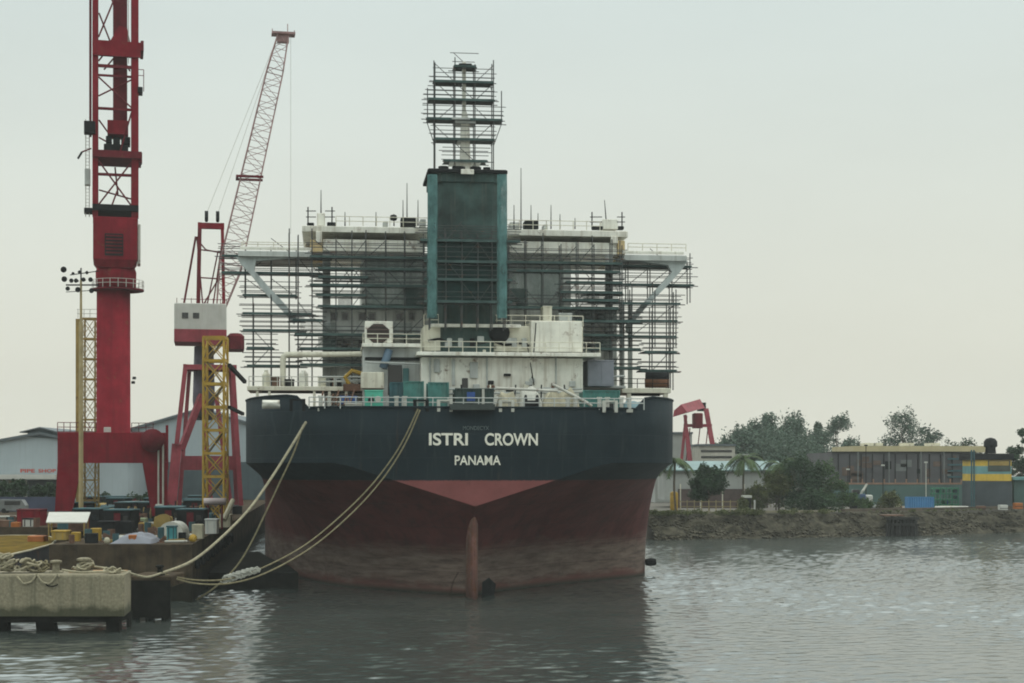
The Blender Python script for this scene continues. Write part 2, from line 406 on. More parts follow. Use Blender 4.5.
WLP = wl([(.25,5.6),(2.9,8),(7,12.4),(12.2,18.4),(16,27),(18.6,36),(21.2,49),(HB,66)])
def z_kn(l): return min(13.3, 9.1+.32*abs(l))
def z_top(p):
    l, u = abs(p.x), p.y
    t = min(1, max(0, (l-16.2)/1.3)); t = t*t*(3-2*t)
    return 18.65+1.25*t
BOW = [(HB,100),(HB,150),(20.5,168),(14,181),(6,188.5),(0.3,191)]
def stations(WL):
    cols = []
    for i in range(NP+1):
        p, w = TOP[i], WL[i]; zk = z_kn(p.x); c = []
        rake = .55
        for r in (0, .5, 1):
            c.append(Vector((p.x, p.y+rake*r*(1-min(1,p.y/17)), z_top(p)*(1-r)+zk*r)))
        k = c[-1]
        for r in (.02,.08,.16,.25,.35,.45,.55,.65,.75,.85,.93,1.0,1.12,1.25):
            h = 1-max(0, 1-r)**2.3
            kk = k.lerp(Vector((w.x, w.y, 0)), h); kk.z = zk*(1-r)
            if r > 1: kk.x = w.x*(1-(r-1)*.1); kk.y = w.y
            c.append(kk)
        cols.append(c)
    for (l, u) in BOW:
        c = []
        for j in range(len(cols[0])):
            z = cols[NP][j].z; c.append(Vector((l, u - max(0, (10-z))*.5*(u > 160), z)))
        cols.append(c)
    return cols
cols = stations(WLS); port = stations(WLP)
hull = MB()
full = [[Vector((-v.x, v.y, v.z)) for v in c] for c in port[::-1]] + cols[1:]
for c in full:
    for v in c:
        if v.x > 0 and v.y < 150:
            t_ = min(1, max(0, (v.y-14)/20)); v.x *= 1+.058*t_*t_*(3-2*t_)
# left half ends with the centre column, right half continues from it
hull.loft(full, caps=False, closed=False)
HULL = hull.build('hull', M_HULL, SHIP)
me = HULL.data
for p in me.polygons: p.use_smooth = True
try: me.set_sharp_from_angle(angle=math.radians(13))
except Exception: pass
sol = HULL.modifiers.new('plating', 'SOLIDIFY'); sol.thickness = .12; sol.offset = -1
dk = MB(); outl = [(v[0].x, v[0].y) for v in full]
outl = [(x*.985, y+.25) for x, y in outl]
dk.prismz(outl, 18.1, 18.3); dk.build('deck', M_DECK, SHIP)
rl = MB()       # the rail cap along the bulwark
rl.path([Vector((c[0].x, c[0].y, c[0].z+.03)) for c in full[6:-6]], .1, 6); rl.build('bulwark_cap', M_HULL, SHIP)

M_LET = mat('lettering_white', (.76,.74,.64), .6, .12, 2, rust=.05)
M_LETO = mat('lettering_overpainted', (.11,.14,.14), .6, .3, 3)
def onT(p):   # the transom is slightly raked
    z = p.z; zk = 9.1; r = (18.65-z)/(18.65-zk); return Vector((p.x, p.y+.55*r, z))
def let(t, a, b, top, bot, m, bold, n):
    u = .0; lettering(t, Sx(a,u), Sx(b,u), Sz(bot,u), Sz(top,u), -.05, m, HULL, bold, n, onT)
let('ISTRI', 429, 468, 433, 445.5, M_LET, .022, 'name_lettering')
let('CROWN', 485, 538, 433, 445.5, M_LET, .022, 'name_lettering')
let('PANAMA', 455, 501, 455.5, 465, M_LET, .014, 'port_lettering')
let('MONDECYX', 463, 489, 426, 430, M_LETO, .0, 'old_name_lettering')
# weld lines of the old name and the skeg, rudder, propeller boss
rd = MB()
rp = [(1.6,8.6),(4.6,8.9),(5.6,4),(5.8,-1),(1.2,-1),(1.35,3)]
for (u0, z0), (u1, z1) in zip(rp, rp[1:]): pass
n = 10
rings = []
for z, ua, ub in ((8.9,1.9,5.2),(6,1.6,5.4),(3,1.3,5.8),(-.5,1.1,6.2)):
    ring = []
    for j in range(n):
        a = 2*PI*j/n; um = (ua+ub)/2; ring.append((math.cos(a+PI/2)*0+math.sin(a)*.56*(1-.35*math.cos(a)), um-math.cos(a)*(ub-ua)/2, z))
    rings.append(ring)
rd.loft(rings)
M_RUD = mat('rudder_red', (.15,.068,.055), .8, .5, .9, streak=.9, rust=.7, dirt=(.16,.15,.11))
rdo = rd.build('rudder', M_RUD, SHIP, True)
hn = MB(); hn.lathe((0,3.4,8.8), [(.55,0),(.55,1.6)], 10); hn.build('rudder_stock', M_RUD, rdo)
pb = MB()
for k in range(2):
    a = PI*k; c = Vector((0,6.4,-.9)); tip = c+Vector((math.cos(a)*2.6, .3*(-1)**k, math.sin(a)*2.6+1.0))
pb.add([(1.1,5.5,-.5),(2.3,5.6,-.5),(2.6,6,1.1),(1.9,5.9,1.75),(1.2,5.7,1.3),(1.1,5.8,-.5),(2.3,5.9,-.5),(2.6,6.3,1.1),(1.9,6.2,1.75),(1.2,6,1.3)],
       [(0,1,2,3,4),(9,8,7,6,5),(0,5,6,1),(1,6,7,2),(2,7,8,3),(3,8,9,4),(4,9,5,0)])
pb.build('propeller_blade', M_DARK, SHIP)
fl = MB(); fl.lathe((22.3,33,1.5), [(.5,0),(.62,.5),(.5,1.0)], 10); fl.v = [Vector((23.9+(v.z-1.5)*1.2-.4, v.y, 1.5+(v.x-22.3)*.8)) for v in fl.v]
fl.build('overboard_discharge', M_DARK, SHIP)

# ---- transom rail
DK = 18.3
mb = MB()
for z in (19.15, 19.6): mb.tube((-16,.25,z), (16.6,.25,z), .05)
for i in range(23): x = -16+i*32.6/22; mb.tube((x,.25,18.5), (x,.25,19.62), .055)
mb.build('railing', M_GREYW, SHIP)
def bitts(x, u):
    r = MB(); r.box((x-.7,u-.3,18.3), (x+.7,u+.3,18.6))
    for d in (-.4,.4): r.lathe((x+d,u,18.6), [(.2,0),(.2,1.0),(.27,1.05),(.27,1.2)], 10)
    return r.build('mooring_bitts', M_PALE, SHIP)
for x in (-14.5,-10,-7.2,9.6,12.8,15): bitts(x, 1.6)
for x in (-17.1,-5.3,-3,3.0,13.2):
    r = MB(); r.box((x-.75,-.02,18.25), (x-.45,.5,19.25)); r.box((x+.45,-.02,18.25), (x+.75,.5,19.25)); r.box((x-.75,0,19.25),(x+.75,.45,19.42)); r.build('fairlead', M_DARK if x in (-17.1,-5.3) else M_PALE, SHIP)
r = MB(); a = SP(450,403,-.6); b = SP(495,410,-.6); r.box((a.x,-.75,b.z), (b.x,.1,a.z-.1)); r.build('hose_cradle', M_PLANK, SHIP)

def sbox(name, m, px0, px1, py0, py1, u0, u1, parent=None, bev=.05, z0=None):
    a, b = SP(px0,py0,u0), SP(px1,py1,u0)
    r = MB(); zb = b.z if z0 is None else z0
    if bev: r.bbox((a.x,u0,zb), (b.x,u1,a.z), bev)
    else: r.box((a.x,u0,zb), (b.x,u1,a.z))
    return r.build(name, m, parent or SHIP)
def srail(px0, px1, py, u, h=1.1, parent=None, m=None, n=None):
    a, b = SP(px0,py,u), SP(px1,py,u); z = a.z; r = MB()
    n = n or max(2, int(abs(b.x-a.x)/1.4))
    for k in (.5, 1.0): r.tube((a.x,u,z+h*k), (b.x,u,z+h*k), .04)
    for i in range(n+1): x = a.x+(b.x-a.x)*i/n; r.tube((x,u,z), (x,u,z+h), .045)
    return r.build('railing', m or M_CREAM, parent or SHIP)
# ---- engine casing, the white block in front of the funnel
cas = sbox('engine_casing', M_WHITE, 421, 583, 357, 410, 8, 17, z0=DK)
sbox('deck_edge', M_WHITE, 417, 601, 351.5, 356.5, 6.6, 17.5, cas)
up = sbox('upper_casing', M_CREAM, 424, 583, 325, 352, 10.5, 17, cas)
sbox('cornice', M_WHITE, 431, 521, 323.5, 327.5, 9.6, 10.48, cas)
sbox('corner_house', M_WHITE, 531, 582, 321, 352, 9.4, 15, cas)
srail(421, 600, 352, 6.8); srail(424, 583, 325, 10.7)
for a, b, c, d in ((434,440,359,372),(452,455,359,385),(470,478,362,378)):   # doors and lockers on the lower wall
    sbox('wall_locker', M_GREYW, a, b, c, d, 7.8, 8.02, cas)
sbox('doorway', M_GLASS, 462, 468, 378, 403, 7.9, 8.03, cas)
sbox('pipe_bracket', M_DARK, 504, 511, 373.5, 376, 7.6, 8.02, cas)
# round fan and fire hose boxes on the upper wall
r = MB(); c = SP(499,331,10.3); r.lathe((0,0,0), [(1.0,0),(1.1,.25),(.8,.6),(.3,.7)], 18); r.v = [Vector((c.x+v.x, c.y-v.z, c.z-.2+v.y)) for v in r.v]; r.build('fan_cowl', M_DARK, cas, True)
for px in (447, 458, 470, 512, 522): sbox('wall_box', M_GREYW if px != 470 else M_DARK, px, px+5, 338, 347, 10.2, 10.48, cas)
r = MB(); pts_ = [SP(px, py, 10.35) for px, py in ((428,341),(440,339),(452,343),(466,341),(480,344),(492,341),(505,345),(520,343),(529,346))]; r.path(spline(pts_, 40), .12, 6); r.build('hose', M_DARK, cas)
r = MB(); r.tube(SP(536,323,9), SP(530,405,7.5), .06); r.tube(SP(527,343,8.6), SP(534,385,7.4), .05); r.build('stay_wire', M_DARK, cas)
for px in (430, 487, 556): 
    r = MB(); r.tube(SP(px,357.5,7.9), SP(px,392,7.9), .09); r.build('drain_pipe', M_GREYW, cas)
# ---- ventilation house beside it
vh = sbox('vent_house', M_GREYW, 363, 420, 347, 410, 10, 18, z0=DK)
sbox('deck_edge', M_WHITE, 362, 420.5, 343, 347, 9, 18, vh)
a = SP(365,321,11); b = SP(393,343,11)
cx, cz = (a.x+b.x)/2-.1, (a.z+b.z)/2-.15; RX, RZ = (b.x-a.x)*.40, (a.z-b.z)*.44
r = MB(); r.bbox((a.x,11,b.z),(b.x,14,a.z),.05); vb = r.build('vent_intake', M_WHITE, vh)
oct_ = [(cx+1.08*RX*math.cos(PI/8+k*PI/4), cz+1.08*RZ*math.sin(PI/8+k*PI/4)) for k in range(8)]
r = MB(); r.prism(oct_, 10.93, 10.997); r.build('vent_opening', mat('vent_dark', (.035,.026,.024), .8, .3, 1), vb)
r = MB()
for k in range(5): z = cz-RZ*.8+k*RZ*.4; w = RX*(1.0 if k in (1,2,3) else .62); r.box((cx-w,10.86,z-.05),(cx+w,10.925,z+.05))
r.build('louvre', mat('louvre_brown', (.10,.07,.06), .7), vb)
srail(363, 421, 343, 9.2, .95)
sbox('doorway', M_GLASS, 388, 402, 365, 395, 9.9, 10.03, vh)
sbox('door_leaf', mat('teal_door', (.05,.13,.13), .6), 403, 409, 368, 395, 9.6, 10.02, vh)
sbox('wall_shelf', M_DARK, 365, 420, 357, 360.5, 9.75, 10.02, vh)
r = MB(); r.path([SP(389,350,9.5), SP(386,360,9.3), SP(383,368,9.2)], .42, 10); r.build('ventilation_duct', mat('duct_blue', (.09,.14,.19), .6), vh, True)
sbox('ledge', M_CREAM, 361, 384, 372, 388, 8.5, 10.01, vh)
# ---- accommodation
acc = sbox('accommodation', M_HOUSE, 324, 617, 306, 405, 18.7, 36, z0=DK)
sbox('upper_house', M_HOUSE, 362, 571, 252, 306, 21.5, 35, acc)
for py in (308, 337, 366): sbox('deck_edge', M_GREYW, 320, 420, py, py+2, 18.0, 18.72, acc); sbox('deck_edge', M_GREYW, 560, 620, py, py+2, 18.0, 18.72, acc)
WIN = [(331,337),(342,348),(359,365),(369,375),(396,402),(409,414),(564,570),(585,591),(597,603)]
for i, (a, b) in enumerate(WIN):
    for py in (313, 341):
        if py == 341 and a in (369,396,409,564): continue
        w = sbox('window', M_GLASS, a, b, py, py+7, 18.63, 18.72, acc, 0)
        f = MB(); pa, pb_ = SP(a-1,py-1,18.6), SP(b+1,py+8,18.6)
        for lo, hi in (((pa.x,18.56,pa.z-.1),(pb_.x,18.69,pa.z)),((pa.x,18.56,pb_.z),(pb_.x,18.69,pb_.z+.1)),((pa.x,18.57,pb_.z+.1),(pa.x+.1,18.69,pa.z-.1)),((pb_.x-.1,18.57,pb_.z+.1),(pb_.x,18.69,pa.z-.1))): f.box(lo, hi)
        f.build('window_frame', M_GREYW, w)
for a, b in ((322.5,330.5),(606,613)): sbox('wing_pillar', M_GREYW, a, b, 254, 392, 17.95, 18.66)
# ---- bridge: wings, wheelhouse and monkey island
br = sbox('bridge_wing', M_GREYW, 238, 312, 250.5, 257, 19, 28)
sbox('wing_bulwark', M_WHITE, 240, 312, 246.5, 250.4, 19.1, 19.3, br)
br2 = sbox('bridge_wing', M_GREYW, 624, 687, 254.5, 261, 19, 28)
sbox('wing_bulwark', M_WHITE, 622, 684, 250.5, 254.4, 19.1, 19.3, br2)
for a, b, c, d in ((323,425,239,252),(508,617,241,254.5)): sbox('wheelhouse_band', M_WHITE, a, b, c, d, 19.4, 33)
for a, b, c, d in ((310,322.5,239.5,252.5),(617.5,625,240.5,255)): sbox('band_end', mat('rusty_cream', (.55,.42,.22), .6, .3, 1, rust=.2), a, b, c, d, 19.2, 32)
for a, b, c, d in ((302,430,225.5,233.5),(506,628,229,237)): sbox('roof_beam', M_WHITE, a, b, c, d, 19, 34)
for a, b, c, d in ((317,325,213,225.5),(603,618,219,229)): sbox('lamp_house', M_WHITE, a, b, c, d, 20, 22)
for a, b, c, d in ((307,314,222.5,225.5),(327,336,222,225.5),(593,603,226,229),(618,624,226,229)): sbox('navigation_lamp', M_DARK, a, b, c, d, 20, 21)
sbox('wheelhouse', M_HOUSE, 335, 612, 233.5, 239.5, 24, 32, br, 0)
for a, b, c, d in ((316,322,231,242),(611,618,236,243)): sbox('gusset', M_WHITE, a, b, c, d, 18.8, 19.19)
# curved brackets under the wings
def bracket(pts, parent):
    up_ = [SP(*p, 19.5) for p in pts[0]]; lo = [SP(*p, 19.5) for p in pts[1]]
    poly = [(p.x,p.z) for p in up_]+[(p.x,p.z) for p in lo[::-1]]
    n = len(up_); r = MB(); vs = [(p.x,19.5,p.z) for p in up_]+[(p.x,19.5,p.z) for p in lo]+[(p.x,20.3,p.z) for p in up_]+[(p.x,20.3,p.z) for p in lo]
    fs = []
    for i in range(n-1): fs += [(i,i+1,n+i+1,n+i),(2*n+i,3*n+i,3*n+i+1,2*n+i+1),(i,2*n+i,2*n+i+1,i+1),(n+i,n+i+1,3*n+i+1,3*n+i)]
    fs += [(0,n,3*n,2*n),(n-1,3*n-1,4*n-1,2*n-1)]
    r.add(vs, fs); return r.build('wing_bracket', mat('bracket_grey', (.40,.44,.43), .6, .2, .6, streak=.3), parent)
bracket([[(688,261),(681,271),(668,285),(651,302),(637,318),(628,332)], [(640,261.2),(668,265),(672,272),(655,291),(638,309),(626,326)]], br2)
bracket([[(236,257),(241,264),(252,276),(266,294),(282,310),(294,324)], [(300,257.2),(256,261),(254,270),(268,286),(284,303),(297,318)]], br)
# ---- funnel
fu = MB(); a, b = SP(430,172,10), SP(505,330,10)
def fring(d, z): 
    c = 1.1
    return [(a.x+d+c,10+d,z),(b.x-d-c,10+d,z),(b.x-d,10+d+c,z),(b.x-d,18-d-c,z),(b.x-d-c,18-d,z),(a.x+d+c,18-d,z),(a.x+d,18-d-c,z),(a.x+d,10+d+c,z)]
fu.loft([fring(.25,DK+5), fring(.25,a.z-1), fring(.05,a.z-.9), fring(.05,a.z)])
FUN = fu.build('funnel', mat('funnel_green', (.035,.066,.06), .75, .7, .35, streak=.8, dirt=(.075,.085,.072)), SHIP)
r = MB(); r.bbox((a.x-.25,9.7,a.z), (b.x+.25,18.3,a.z+.35), .1); r.build('funnel_cap', M_DARK, FUN)
for dx, rr in ((-2.2,.55),(-.6,.7),(1.2,.6),(2.4,.4)):
    r = MB(); r.lathe((0,0,0), [(rr,0),(rr,1.0),(rr*.9,1.0),(rr*.9,.4)], 14); m_ = (a.x+b.x)/2; r.v = [Vector((v.x+m_+dx, v.y+14, v.z+a.z+.35)) for v in r.v]; r.build('exhaust_pipe', M_DARK, FUN)
sbox('cap_rim', M_PALE, 437, 470, 169.5, 171.5, 9.9, 10.2, FUN); sbox('cap_rim', M_WHITE, 461, 474, 169, 174, 9.6, 9.89, FUN)
# ---- radar mast behind the funnel
ms = MB()
p0, p1 = SP(465,250,24), SP(464,62,24); ms.loft([[(p.x-w,24-w,p.z),(p.x+w,24-w,p.z),(p.x+w,24+w,p.z),(p.x-w,24+w,p.z)] for p, w in ((p0,.8),(SP(465,122,24),.45),(SP(464,110,24),.2),(p1,.2))])
MAST = ms.build('radar_mast', M_WHITE, SHIP)
for a_, b_, c, d in ((455,476,120,123),(450,481,160,163),(458,470,138,141)): sbox('mast_table', M_GREYW, a_, b_, c, d, 23, 25.5, MAST)
sbox('radar_scanner', M_DARK, 459, 472, 63, 67, 23.4, 23.8, MAST)
sbox('radar_scanner', M_GREYW, 452, 470, 117, 119.5, 22.6, 23.0, MAST)
# ---- aerials, signal lamps on the monkey island
for px, y0, y1, u in ((321,190,214,24),(394,214,226,22),(407,183,226,24),(403,200,226,23),(521,168,229,24),(531,205,229,24),(551,205,229,24),(538,213,229,22),(606,200,219,22),(418,200,226,21),(514,205,229,21),(345,212,226,23),(376,212,226,23),(560,214,229,24),(575,218,229,24)):
    r = MB(); r.tube(SP(px,y1,u), SP(px+(-1.5 if px == 606 else 0),y0,u), .07, .035, 6); r.build('aerial', M_DARK, SHIP)
r = MB(); c = SP(393.5,218,21.5); r.lathe((c.x,c.y,c.z-.3), [(.05,-.02),(.33,.05),(.42,.3),(.33,.6),(.05,.68)], 12); r.build('searchlight', M_DARK, SHIP)
srail(336, 430, 225.5, 19.2, 1.0); srail(506, 600, 229, 19.2, 1.0); srail(242, 305, 246.5, 19.4, .5); srail(628, 686, 250.5, 19.4, .8)
# ---- boat deck platforms at both sides with posts, pipes
bd = sbox('boat_deck', M_CREAM, 247, 400, 386, 391, 14, 21)
for px in (256, 268, 313, 328, 345): sbox('deck_post', M_CREAM, px, px+2.6, 391, 412, 14.1, 14.5, bd, 0)
sbox('deck_web', M_DARK, 262, 400, 391.2, 393.5, 15, 15.4, bd, 0)
bd2 = sbox('boat_deck', M_CREAM, 622, 671, 388, 393, 14, 21)
for px in (627, 664): sbox('deck_post', M_CREAM, px, px+4, 393, 411, 14.1, 14.6, bd2, 0)
sbox('deck_web', M_DARK, 628, 660, 393.2, 396, 14.6, 15, bd2, 0)
r = MB(); r.path(spline([SP(283,386,16),SP(283,372,16),SP(283,360,16),SP(285,355.5,16),SP(292,354.5,16),SP(325,354.5,16),SP(366,354,16)], 40), .3, 10); r.build('vent_pipe', M_CREAM, SHIP, True)
r = MB(); r.tube(SP(300,366,16.4), SP(365,366,16.4), .13); r.build('pipe_run', M_GREYW, SHIP)
srail(249, 362, 386, 14.2, 1.0, None, M_PALE); srail(622, 668, 388, 14.2, 1.0, None, M_DARK)
srail(585, 622, 385, 12, 1.0, None, M_DARK)
sbox('side_platform', M_GREYW, 583, 626, 385.5, 388, 11, 16)
for px in (621, 629): sbox('davit_post', M_GREYW, px, px+3.5, 300, 388, 20.5, 21.2, None, 0)

# ---- clutter on the monkey island and casing
for px0,px1,py0,py1,u in ((308,309,207,226,20),(332,333,207,226,20),(592,593,212,229,20),(622,623,212,229,20)):
    r = MB(); r.tube(SP(px0,py1,u), SP(px0,py0,u), .07); r.build('lamp_post', M_DARK, SHIP)
for px0,px1,py in ((306,316,211),(306,316,217),(325,335,211),(325,335,217),(590,602,217),(590,602,222),(617,625,217),(617,625,222)):
    r = MB(); r.tube(SP(px0,py,20), SP(px1,py,20), .05); r.build('lamp_rail', M_DARK, SHIP)
for px0,px1,py0,py1 in ((401,416,217,226),(525,538,220,229),(383,388,221,226),(420,426,219,226),(510,520,222,229),(544,548,224,229)):
    sbox('roof_equipment', M_DARK if px0 in (401,525) else M_GREYW, px0, px1, py0, py1, 21, 23)
for k in range(26):
    px = 425+rnd.random()*150; lo = rnd.random() < .5; y = (392 if lo else 350)-rnd.random()*14; w = rnd.uniform(2,8); h = rnd.uniform(2.5,7)
    sbox('wall_fitting', rnd.choice((M_DARK,M_GREYW,M_CREAM,M_RUSTY_ if rnd.random()<.4 else M_GREYW)), px, px+w, y, y+h, 7.7 if lo else 10.1, 8.0 if lo else 10.4, cas)
for k in range(16):
    px = 318+rnd.random()*60; y = 372+rnd.random()*14
    sbox('deck_fitting', rnd.choice((M_DARK,M_GREYW,M_CREAM,M_RUSTY_)), px, px+rnd.uniform(2,7), y, 390, 15, 16)
for (a,b) in ((SP(430,389,6),SP(582,389,6)),(SP(430,394,5.5),SP(582,392,5.5)),(SP(365,362,8.8),SP(420,364,8.8)),(SP(318,377,14.6),SP(362,377,14.6)),(SP(318,382,14.6),SP(362,380,14.6)),(SP(590,378,10),SP(625,376,10))):
    r = MB(); r.tube(a,b,.1); r.build('pipe_run', M_GREYW, SHIP)
for px in (437,463,489,514,541,566): r = MB(); r.tube(SP(px,404,4.5), SP(px+rnd.uniform(-2,2),385,5.5), .08); r.build('pipe_riser', rnd.choice((M_CREAM,M_DARK)), SHIP)
# ======================================================= things standing on the tanker's after deck
M_TEAL = mat('teal_paint', (.055,.185,.165), .6, .25, .8, streak=.4, rust=.05)
M_TEALD = mat('dark_teal_paint', (.03,.09,.105), .6, .3, .8, streak=.4)
M_GREENB = mat('bright_green_paint', (.08,.42,.30), .55, .2, .8, rust=.05)
M_BLUE = mat('blue_paint', (.03,.08,.26), .6, .3, .8)
M_TARP = mat('tarpaulin', (.40,.37,.27), .85, .3, .8, bump=.4)
M_TARPG = mat('grey_tarpaulin', (.20,.21,.24), .85, .2, .5, bump=.3)
M_YEL = mat('yellow_paint', (.36,.225,.025), .6, .35, .8, rust=.1)
M_ORANGE = mat('orange_paint', (.34,.11,.025), .6, .25, .8)
M_RUSTY = mat('rusty_steel', (.13,.07,.045), .8, .5, .7)

def container(px0, px1, py0, py1, u0, dep, m, label, name='container', cat='container', group=None):
    a, b = SP(px0,py0,u0), SP(px1,py1,u0); z0 = DK; w = b.x-a.x
    t = sthing(name, label, cat, ((a.x+b.x)/2,u0+dep/2,z0), group)
    r = MB(); n = max(4, int(w/.28))
    # corrugated shell
    ring = []
    for i in range(n+1):
        x = a.x+.1+(w-.2)*i/n; ring.append((x, u0+.08+.07*(i % 2)))
    ring += [(b.x-.1,u0+dep-.1),(a.x+.1,u0+dep-.1)]
    r.prismz(ring, z0+.12, a.z-.1); r.build('shell', m, t)
    f = MB()
    for x in (a.x, b.x-.14):
        for y in (u0, u0+dep-.14): f.box((x,y,z0), (x+.14,y+.14,a.z))
    for z in (z0+.0, a.z-.14):
        for y in (u0+.01, u0+dep-.13): f.box((a.x+.142,y,z+.003), (b.x-.142,y+.12,z+.13))
    for x in (a.x, b.x-.14): f.box((x,u0+.1,z0+.002),(x+.138,u0+dep-.1,z0+.128))
    f.build('corner_frame', m, t)
    return t
def deck_crate(px0,px1,py0,py1,u0,dep,m,label,name='deck_box',cat='box',group=None, lidm=None):
    a, b = SP(px0,py0,u0), SP(px1,py1,u0)
    t = sthing(name, label, cat, ((a.x+b.x)/2,u0+dep/2,b.z), group)
    r = MB(); r.bbox((a.x,u0,b.z), (b.x,u0+dep,a.z-.12), .04); r.build('body', m, t)
    l = MB(); l.bbox((a.x-.05,u0-.05,a.z-.117), (b.x+.05,u0+dep+.05,a.z), .04); l.build('lid', lidm or m, t)
    d = MB(); d.box((a.x+.15,u0-.03,b.z+.15), ((a.x+b.x)/2-.05,u0-.003,a.z-.3)); d.box(((a.x+b.x)/2+.05,u0-.03,b.z+.15), (b.x-.15,u0-.003,a.z-.3)); d.build('door', m, t)
    return t
g_ = deck_crate(365,383,390,409,1.2,1.6,M_GREENB,'bright green equipment cabinet with grey dials standing at the stern rail','equipment_cabinet','cabinet')
for px, py in ((371,400),(378,399)):
    r = MB(); c = SP(px,py,1.1); r.lathe((0,0,0), [(.05,0),(.28,.02),(.3,.08)], 12); r.v = [Vector((c.x+v.x, 1.15-v.z, c.z+v.y)) for v in r.v]; r.build('dial', M_DARK if px == 371 else M_PALE, g_)
container(390,403,382,403,3.2,2.6,M_TEALD,'dark blue-green narrow container, the one nearest the bright green cabinet')
container(403.4,424,381,404,2.8,3,M_TEAL,'pale teal container with the mooring line crossing in front of its right foot')
container(428,449,382,404,3,3,M_TEAL,'teal container beside the dark hose platform amidships')
container(583,620,390,412,5,5,M_TEAL,'long teal container under the grey tarpaulin box')
t = container(455,494,388,408,2.6,3,mat('dark_green_steel', (.03,.055,.05), .7, .4, .6),'very dark green machinery container above the ship name','machinery_container')
r = MB(); a, b = SP(467,392,2.5), SP(475,401,2.5); r.box((a.x,2.5,b.z),(b.x,2.67,a.z)); r.build('panel', M_BLUE, t)
r = MB(); a, b = SP(482,389,2.5), SP(484.5,404,2.5); r.box((a.x,2.45,b.z),(b.x,2.67,a.z)); r.build('upright', M_PALE, t)
deck_crate(340,357,396,404,3,2,M_BLUE,'low blue bin behind the stern rail on the tanker','deck_bin','bin')
deck_crate(345,362,403,410,1.4,1.1,M_PALE,'small pale locker against the stern rail below the blue bin','deck_locker','locker')
a = deck_crate(588,614,360,386,8.5,4,M_TARPG,'grey tarpaulin covered box on the side platform above the long teal container','covered_box')
deck_crate(559,572,313,323,14,2,M_GREYW,'small pale grey cupboard on the corner house roof','cupboard','cupboard')
deck_crate(543,552,306,323,14,2,M_CREAM,'cream upright cupboard on the corner house roof','cupboard','cupboard')
# tarpaulins over the after winches
def tarp(px0,px1,py0,py1,u0,dep,m,seed,label,name='covered_winch'):
    a, b = SP(px0,py0,u0), SP(px1,py1,u0); r = MB(); nx, ny = 16, 8; vs = []
    for j in range(ny+1):
        for i in range(nx+1):
            x = i/nx; y = j/ny; e = min(1, 4.2*min(x,1-x))**.6*min(1, 4*min(y,1-y))**.6
            h = (b.z-a.z)*-1*e*(.72+.38*mnoise.noise(Vector((x*3.3+seed,y*3,seed))))
            vs.append((a.x+(b.x-a.x)*x, u0+dep*y, DK+max(0,h)+ (b.z-DK)*e))
    fs = [(j*(nx+1)+i,j*(nx+1)+i+1,(j+1)*(nx+1)+i+1,(j+1)*(nx+1)+i) for j in range(ny) for i in range(nx)]
    r.add(vs, fs)
    o = solo(r, name, m, label, 'winch', ((a.x+b.x)/2,u0+dep/2,DK), None, True)
    sm = o.modifiers.new('thickness', 'SOLIDIFY'); sm.thickness = .06; return o
tarp(497,520,389,409,2,3,M_TARP,1,'olive beige tarpaulin over a winch beside the dark machinery container')
tarp(518,545,384,409,2.4,4,M_PALE,4,'pale grey tarpaulin heap over the middle winch on the after deck')
tarp(543,583,386,409,2,4,M_TARP,7,'widest beige tarpaulin heap sloping down towards the long teal container')
for i, (x0,y0,x1,y1) in enumerate(((496,388,558,391),(552,384,588,403),(556,386,592,406))):
    r = MB(); r.tube(SP(x0,y0,1.6+.5*i), SP(x1,y1,1.4+.5*i), .13); solo(r, 'spar', M_PALE, ['pale pole lying level along the covered winches','upper pale pole sloping down across the beige tarpaulin','lower pale pole sloping down across the beige tarpaulin'][i], 'pole', SP((x0+x1)/2,y1,1.5), None, True)
r = MB(); r.lathe((0,0,0), [(.9,0),(.9,.15),(.35,.18),(.35,1.1),(.9,1.13),(.9,1.28)], 14); c = SP(531,406,1.2); r.v = [Vector((c.x-.6+v.z, c.y+v.y, c.z+v.x+.2)) for v in r.v]
solo(r, 'winch_drum', M_DARK, 'black winch drum lying in front of the pale tarpaulin heap', 'winch', (c.x,c.y,DK), None, True)
# lifeboats: one orange-bottomed in dark cover, one small white
def boat(name, px0, px1, py0, py1, u0, m1, m2, label):
    a, b = SP(px0,py0,u0), SP(px1,py1,u0); L, H = b.x-a.x, a.z-b.z; cx = (a.x+b.x)/2
    t = sthing(name, label, 'lifeboat', (cx,u0,b.z))
    def ring(s): 
        x = a.x+L*s; w = max(.08, math.sin(PI*min(max(s,.02),.98))**.6)*1.1
        return [(x,u0-w,b.z+H*.55),(x,u0-w*.7,b.z+H*.2),(x,u0,b.z),(x,u0+w*.7,b.z+H*.2),(x,u0+w,b.z+H*.55)]
    r = MB(); r.loft([ring(i/10) for i in range(11)]); r.build('boat_hull', m1, t, True)
    r = MB()
    def ring2(s):
        x = a.x+L*(.02+.96*s); w = max(.05, math.sin(PI*min(max(s,.02),.98))**.6)*1.05
        return [(x,u0-w,b.z+H*.56),(x,u0-w*.6,b.z+H*.9),(x,u0,b.z+H),(x,u0+w*.6,b.z+H*.9),(x,u0+w,b.z+H*.56)]
    r.loft([ring2(i/10) for i in range(11)]); r.build('boat_cover', m2, t, True)
    return t
boat('lifeboat', 645,669,372,388,16,mat('faded_orange', (.13,.055,.025), .7, .5, .8),M_DARK,'lifeboat with dull orange hull under a dark cover on the starboard boat deck')
boat('workboat', 262,280,400,409,3,M_PALE,M_WHITE,'small white boat shape hanging under the port boat deck')
r = MB(); a, b = SP(299,370,15), SP(308,388,15); r.bbox((a.x,15,b.z),(b.x,16.6,a.z), .35); o = solo(r, 'deck_locker', M_WHITE, 'tall white rounded locker standing on the port boat deck', 'locker', ((a.x+b.x)/2,15.8,b.z), None, True)
